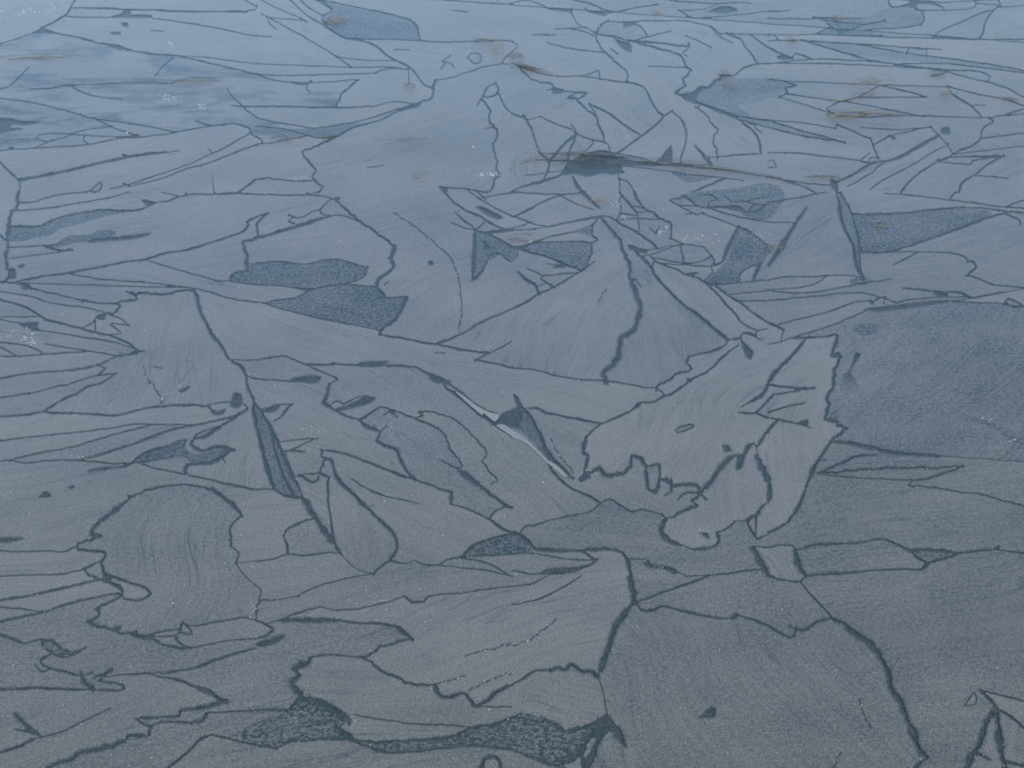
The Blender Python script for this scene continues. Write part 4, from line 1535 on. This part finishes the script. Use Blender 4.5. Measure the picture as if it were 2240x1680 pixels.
# small pieces in between are told apart by the two named plates they lie against
def span(P):
    c = [cen[q] for q in P['comp'] if in_frame(cen[q])]
    return min(x.x for x in c), max(x.x for x in c), min(x.y for x in c), max(x.y for x in c)
used_labels = {P['label'] for P in plates if 'label' in P}
for P in sorted(unnamed, key=lambda P: -P['a']):
    pts = [cen[q] for q in P['comp'] if in_frame(cen[q])]
    pts = pts[::max(1, len(pts) // 60)]
    dist = {}
    for c in pts:
        gx, gy = int(c.x // 40), int(c.y // 40)
        for dx in range(-3, 4):
            for dy in range(-3, 4):
                for q in grid.get((gx + dx, gy + dy), ()):
                    k = tri_piece[q]
                    if plates[k] is P or 'short' not in plates[k]: continue
                    d2 = (cen[q] - c).length
                    if d2 < dist.get(k, 1e9): dist[k] = d2
    near = sorted(dist, key=lambda k: dist[k])[:5]
    x0, x1, y0, y1 = span(P)
    long_ = (x1 - x0) / max(1, y1 - y0)
    ca = sum(area[q] for q in P['comp'] if in_frame(cen[q]))
    size = 'tiny' if ca < 600 else 'small' if ca < 1600 else 'narrow' if long_ > 4 else 'modest'
    dark = any(k[0] == 'P' for k in P['sets'])
    shape = 'sliver' if long_ > 5 else 'chip' if ca < 1600 else 'piece'
    body = '%s %s ice %s' % (size, 'dark speckled' if dark else 'pale', shape)
    cx, cy = (x0 + x1) / 2, (y0 + y1) / 2
    tries = []
    for a in near:
        for b in near:
            if a < b or (a != b and near.index(a) < near.index(b)):
                tries.append('%s between %s and %s' % (body, plates[a]['short'], plates[b]['short']))
    if near:
        q0 = span(plates[near[0]]); side = []
        mx, my = (q0[0] + q0[1]) / 2, (q0[2] + q0[3]) / 2
        side = ('left of' if cx < mx else 'right of') if abs(cx - mx) > abs(cy - my) * 2 else ('above' if cy < my else 'below')
        tries.append('%s just %s the middle of %s' % (body, side, plates[near[0]]['short']))
    lab = next((t for t in tries if t not in used_labels and len(t.split()) <= 16), None)
    if lab is None: lab = '%s near %s, another of its kind' % (body, plates[near[0]]['short'])
    used_labels.add(lab)
    tag(P['o'], lab, 'ice plate', 'plates of broken ice frozen together')

# ---------------------------------------------------------------- beaded frost ridges: parts of the plates they run over
class Bits:
    def __init__(s): s.v = []; s.f = []
    def crystal(s, c, r, rg):
        """one faceted grain of hoar frost"""
        b = len(s.v); a = rg.uniform(0, 6.28); t = rg.uniform(-0.6, 0.6)
        k = [(math.cos(a + i * 2.094) * r * rg.uniform(0.7, 1.2), math.sin(a + i * 2.094) * r * rg.uniform(0.7, 1.2), r * 0.15) for i in range(3)]
        s.v += [c + Vector(q) for q in k] + [c + Vector((t * r, rg.uniform(-0.6, 0.6) * r, r * rg.uniform(0.9, 1.6))), c + Vector((0, 0, -0.0008))]
        s.f += [(b, b + 1, b + 3), (b + 1, b + 2, b + 3), (b + 2, b, b + 3), (b + 1, b, b + 4), (b + 2, b + 1, b + 4), (b, b + 2, b + 4)]
    def blade(s, pts, w, t):
        """a dry stalk: flat-sided, tapering to its tip"""
        b = len(s.v); n = len(pts)
        for i, p in enumerate(pts):
            d = (pts[min(n - 1, i + 1)] - pts[max(0, i - 1)]).normalized()
            side = d.cross(Vector((0, 0, 1))).normalized(); up = side.cross(d)
            k = 1.0 - 0.85 * (i / (n - 1)) ** 1.6
            s.v += [p + side * w * k, p + up * t * k, p - side * w * k, p - up * t * k]
        for i in range(n - 1):
            for q in range(4):
                s.f.append((b + i * 4 + q, b + i * 4 + (q + 1) % 4, b + i * 4 + 4 + (q + 1) % 4, b + i * 4 + 4 + q))
        s.f += [(b + 3, b + 2, b + 1, b), tuple(b + (n - 1) * 4 + q for q in range(4))]
rg = random.Random(5)
for pts in ridges:
    c = smooth(pts, 4.0)
    k = piece_at(c[len(c) // 2])
    if k is None: continue
    bt = Bits()
    for p in c:
        if rg.random() < 0.84 or noise.noise(Vector((p.x * 0.03, p.y * 0.03, 2))) < -0.15: continue
        q = ground(p.x + rg.gauss(0, 1.0), p.y + rg.gauss(0, 0.8))
        bt.crystal(q, rg.uniform(0.0008, 0.0019), rg)
    if bt.f: link('frost_ridge', bt.v, bt.f, [M_FROST], plates[k]['o'])

# ---------------------------------------------------------------- loose grains of frost glinting all over the ice
bt = Bits()
for i in range(1100):
    p = Vector((rg.uniform(-60, IMG_W + 60), rg.uniform(-20, IMG_H + 60)))
    bt.crystal(ground(p.x, p.y), rg.uniform(0.0005, 0.0012), rg)
for x, y, sx, sy, n, r in ((40, 25, 40, 8, 40, .003), (110, 10, 30, 5, 14, .003), (370, 214, 12, 4, 22, .003), (437, 230, 10, 4, 14, .003), (365, 95, 16, 3, 8, .003),
        (20, 730, 12, 4, 10, .0024), (62, 735, 10, 8, 18, .0028), (72, 750, 6, 3, 10, .003), (1445, 505, 6, 6, 10, .003), (1525, 521, 22, 5, 34, .0026), (1660, 515, 14, 6, 14, .0026),
        (1035, 321, .5, .5, 3, .0045), (278, 291, .5, .5, 3, .0045), (1065, 382, 14, 2.5, 30, .003), (645, 303, 14, 3, 12, .002), (650, 390, 14, 2, 12, .0022), (1345, 845, 10, 3, 10, .0016),
        (690, 940, 14, 6, 14, .0018), (860, 945, 8, 6, 6, .0018), (935, 950, 14, 14, 14, .0016), (1090, 1130, 8, 4, 10, .0018), (1540, 1165, 7, 10, 16, .0016), (1440, 1240, 14, 6, 14, .0014),
        (215, 1140, 8, 6, 16, .0016), (1160, 525, 4, 6, 6, .0025), (1050, 760, 12, 3, 12, .0016), (2160, 920, 18, 6, 22, .002), (2215, 967, 6, 3, 8, .002), (1365, 475, 4, 3, 5, .003), (1350, 445, 8, 3, 6, .003),
        (175, 1000, 16, 4, 16, .0016), (550, 1320, 3, 14, 14, .0014), (835, 1315, 30, 5, 22, .0013), (1902, 1252, .5, .5, 1, .0022), (740, 530, 10, 2, 8, .002), (610, 525, 10, 2, 6, .002), (2070, 560, .5, .5, 1, .003), (2110, 755, 4, 3, 3, .002), (560, 1660, 60, 8, 10, .001), (300, 1590, 60, 20, 20, .001), (620, 1590, 60, 25, 50, .0011), (1230, 1610, 50, 20, 50, .0011), (100, 1420, 30, 5, 12, .0013)):
    for i in range(n):
        bt.crystal(ground(x + rg.gauss(0, sx), y + rg.gauss(0, sy)), r * rg.uniform(0.3, 0.7), rg)
tag(link('frost_crystals', bt.v, bt.f, [M_FROST]), kind='stuff')

# ---------------------------------------------------------------- dry grass lying frozen in the ice
def tuft(x, y, half, n, lean, mats, label, spread=4.0, arch=0.012, w=0.0015, one_way=0):
    """x, y: its middle in the photograph; half: half its length in px; lean: slope seen (px down per px right)"""
    a, b = ground(x - half, y - lean * half), ground(x + half, y + lean * half)
    L = (b - a).length; bt = [Bits() for _ in mats]; n = max(8, round(n * 0.32))
    base = ground(x, y)
    for i in range(n):
        u = rg.gauss(0, 0.30)
        c = a.lerp(b, 0.5 + u * 0.6)
        c = c + (ground(x, y + rg.gauss(0, spread)) - base)
        d = (b - a).normalized(); ang = rg.gauss(0, 0.14)
        d = Vector((d.x * math.cos(ang) - d.y * math.sin(ang), d.x * math.sin(ang) + d.y * math.cos(ang), 0))
        if rg.random() < 0.4 and not one_way: d = -d
        l = L * rg.uniform(0.25, 0.75); s0 = c - d * l * 0.5
        side = Vector((-d.y, d.x, 0)); bend = rg.gauss(0, 0.07) * l; h = abs(rg.gauss(0, arch)) + 0.001
        pts = []
        for k in range(7):
            t = k / 6
            pts.append(s0 + d * l * t + side * bend * (4 * t * (1 - t)) + Vector((0, 0, 0.0012 + h * 4 * t * (1 - t) * (1 - 0.4 * t))))
        bt[i % len(mats)].blade(pts, w * rg.uniform(0.6, 1.3), w * 0.6)
    v = []; f = []; sl = []
    for k, q in enumerate(bt):
        o0 = len(v); v += q.v; f += [tuple(j + o0 for j in g) for g in q.f]; sl += [k] * len(q.f)
    o = link('straw_tuft', [p - base for p in v], f, mats, None, sl)
    o.location = base
    return tag(o, label, 'dry grass', 'tufts of dry grass frozen into the ice')
G, D, K_ = M_STRAW, M_DULL, M_STALK
tuft(735, 46, 30, 44, -.02, [G, G, D], 'small golden straw tuft at left end of the dark blue slab', 3.5)
tuft(1066, 90, 36, 12, .05, [D, G, K_], 'thin brown straw wisp on the crack above the scribbled plate', 2)
tuft(1088, 108, 16, 10, 0, [D, G], 'pale brown straw scrap between the scribbled plate and the wisp on the crack', 4)
tuft(1130, 123, 22, 30, .05, [G, D, K_], 'short brown straw tuft right of the scribbled plate, upper of a close pair', 3)
tuft(1164, 151, 46, 54, .27, [G, D, K_], 'brown straw tuft slanting down right along a crack, lower of a close pair', 2.5)
tuft(1275, 350, 88, 70, .02, [K_, K_, K_, D], 'dark grass tuft frozen in an open blue hole, upper middle right', 7, .012, .0017)
tuft(1490, 366, 225, 34, .10, [K_, D, D], 'very long band of frozen stalks trailing right from the dark grass tuft', 8, .004, .0011)
tuft(1170, 348, 52, 16, .03, [G, D], 'sparse straw left of the dark grass tuft', 9)
tuft(1885, 250, 80, 64, -.03, [G, G, K_, D], 'longest golden straw tuft, lying along a dark crack at upper right', 2.5, .014, .0015)
tuft(1890, 180, 60, 30, -.10, [G, D], 'thin arching golden straw on the wing plate', 3, .03)
tuft(1868, 214, 46, 18, -.22, [G, K_, D], 'brown straw slanting up right between the wing plate and longest tuft', 2.5)
tuft(638, 306, 42, 16, -.04, [D, K_, G], 'brown straw scrap at the upper left edge of the tall upper plate', 3)
tuft(722, 301, 20, 12, -.1, [D, K_], 'dark straw scrap at the crack just right of the brown one', 2)
tuft(893, 187, 16, 8, 0, [D, G], 'tiny straw bit on the pale pointed tip', 2)
tuft(1598, 190, 18, 14, .05, [G, D], 'small pale straw bit inside the toothed dark patch', 4)
tuft(1437, 26, 12, 8, 0, [G, G], 'tiny pale straw bit on the thin top ribbon', 1.5)
tuft(905, 310, 80, 14, -.02, [D, D, D], 'scattered faint straw across the middle of the tall upper plate', 9, .003, .0008)
tuft(915, 384, 14, 10, -.15, [D, G], 'tiny straw clump alone in the tall upper plate', 2.5)
tuft(1922, 490, 26, 14, .08, [G, D], 'small tan straw bit on the dark blue pennant', 4)
tuft(1737, 90, 14, 8, 0, [K_, D], 'dark straw bit at the left tip of the dark tapering streak', 1.5)
tuft(1832, 40, 16, 8, -.05, [K_, G], 'dark straw bit left of the dark rounded patch', 1.5)
tuft(1696, 546, 20, 12, -.05, [D, G, K_], 'small straw tuft at foot of the dark slanting slit', 3)
tuft(2200, 217, 46, 8, .12, [G, D], 'thin straw on the pointed right edge plate', 1.5)
tuft(2053, 163, 24, 8, .05, [K_, D], 'dark curled stick on the long pale band', 3, .02)
tuft(2080, 206, 26, 8, -.03, [G, D], 'faint straw bit beside the forked crack at right', 3)
tuft(1590, 164, 18, 6, 0, [K_, D], 'dark stick lying above the toothed dark patch', 1)
tuft(1310, 441, 40, 10, 0, [G, D], 'sparse tan straw on the plate below the tuft', 4, .004, .001)
tuft(1800, 386, 60, 16, .06, [K_, D, D], 'thin dark stalks at the right end of the band of frozen stalks', 4, .005, .0012)
tuft(1140, 525, 60, 8, .02, [D, K_], 'faint straw near the dark arrowhead shard', 10, .003, .001)
tuft(85, 125, 100, 22, -.01, [D, K_, D], 'faint brown stalks streaking the left end of the blotchy plate', 9, .004, .0013)
tuft(420, 178, 90, 12, -.02, [D, D, K_], 'faint brown stalks in the middle of the blotchy plate', 7, .003, .001)
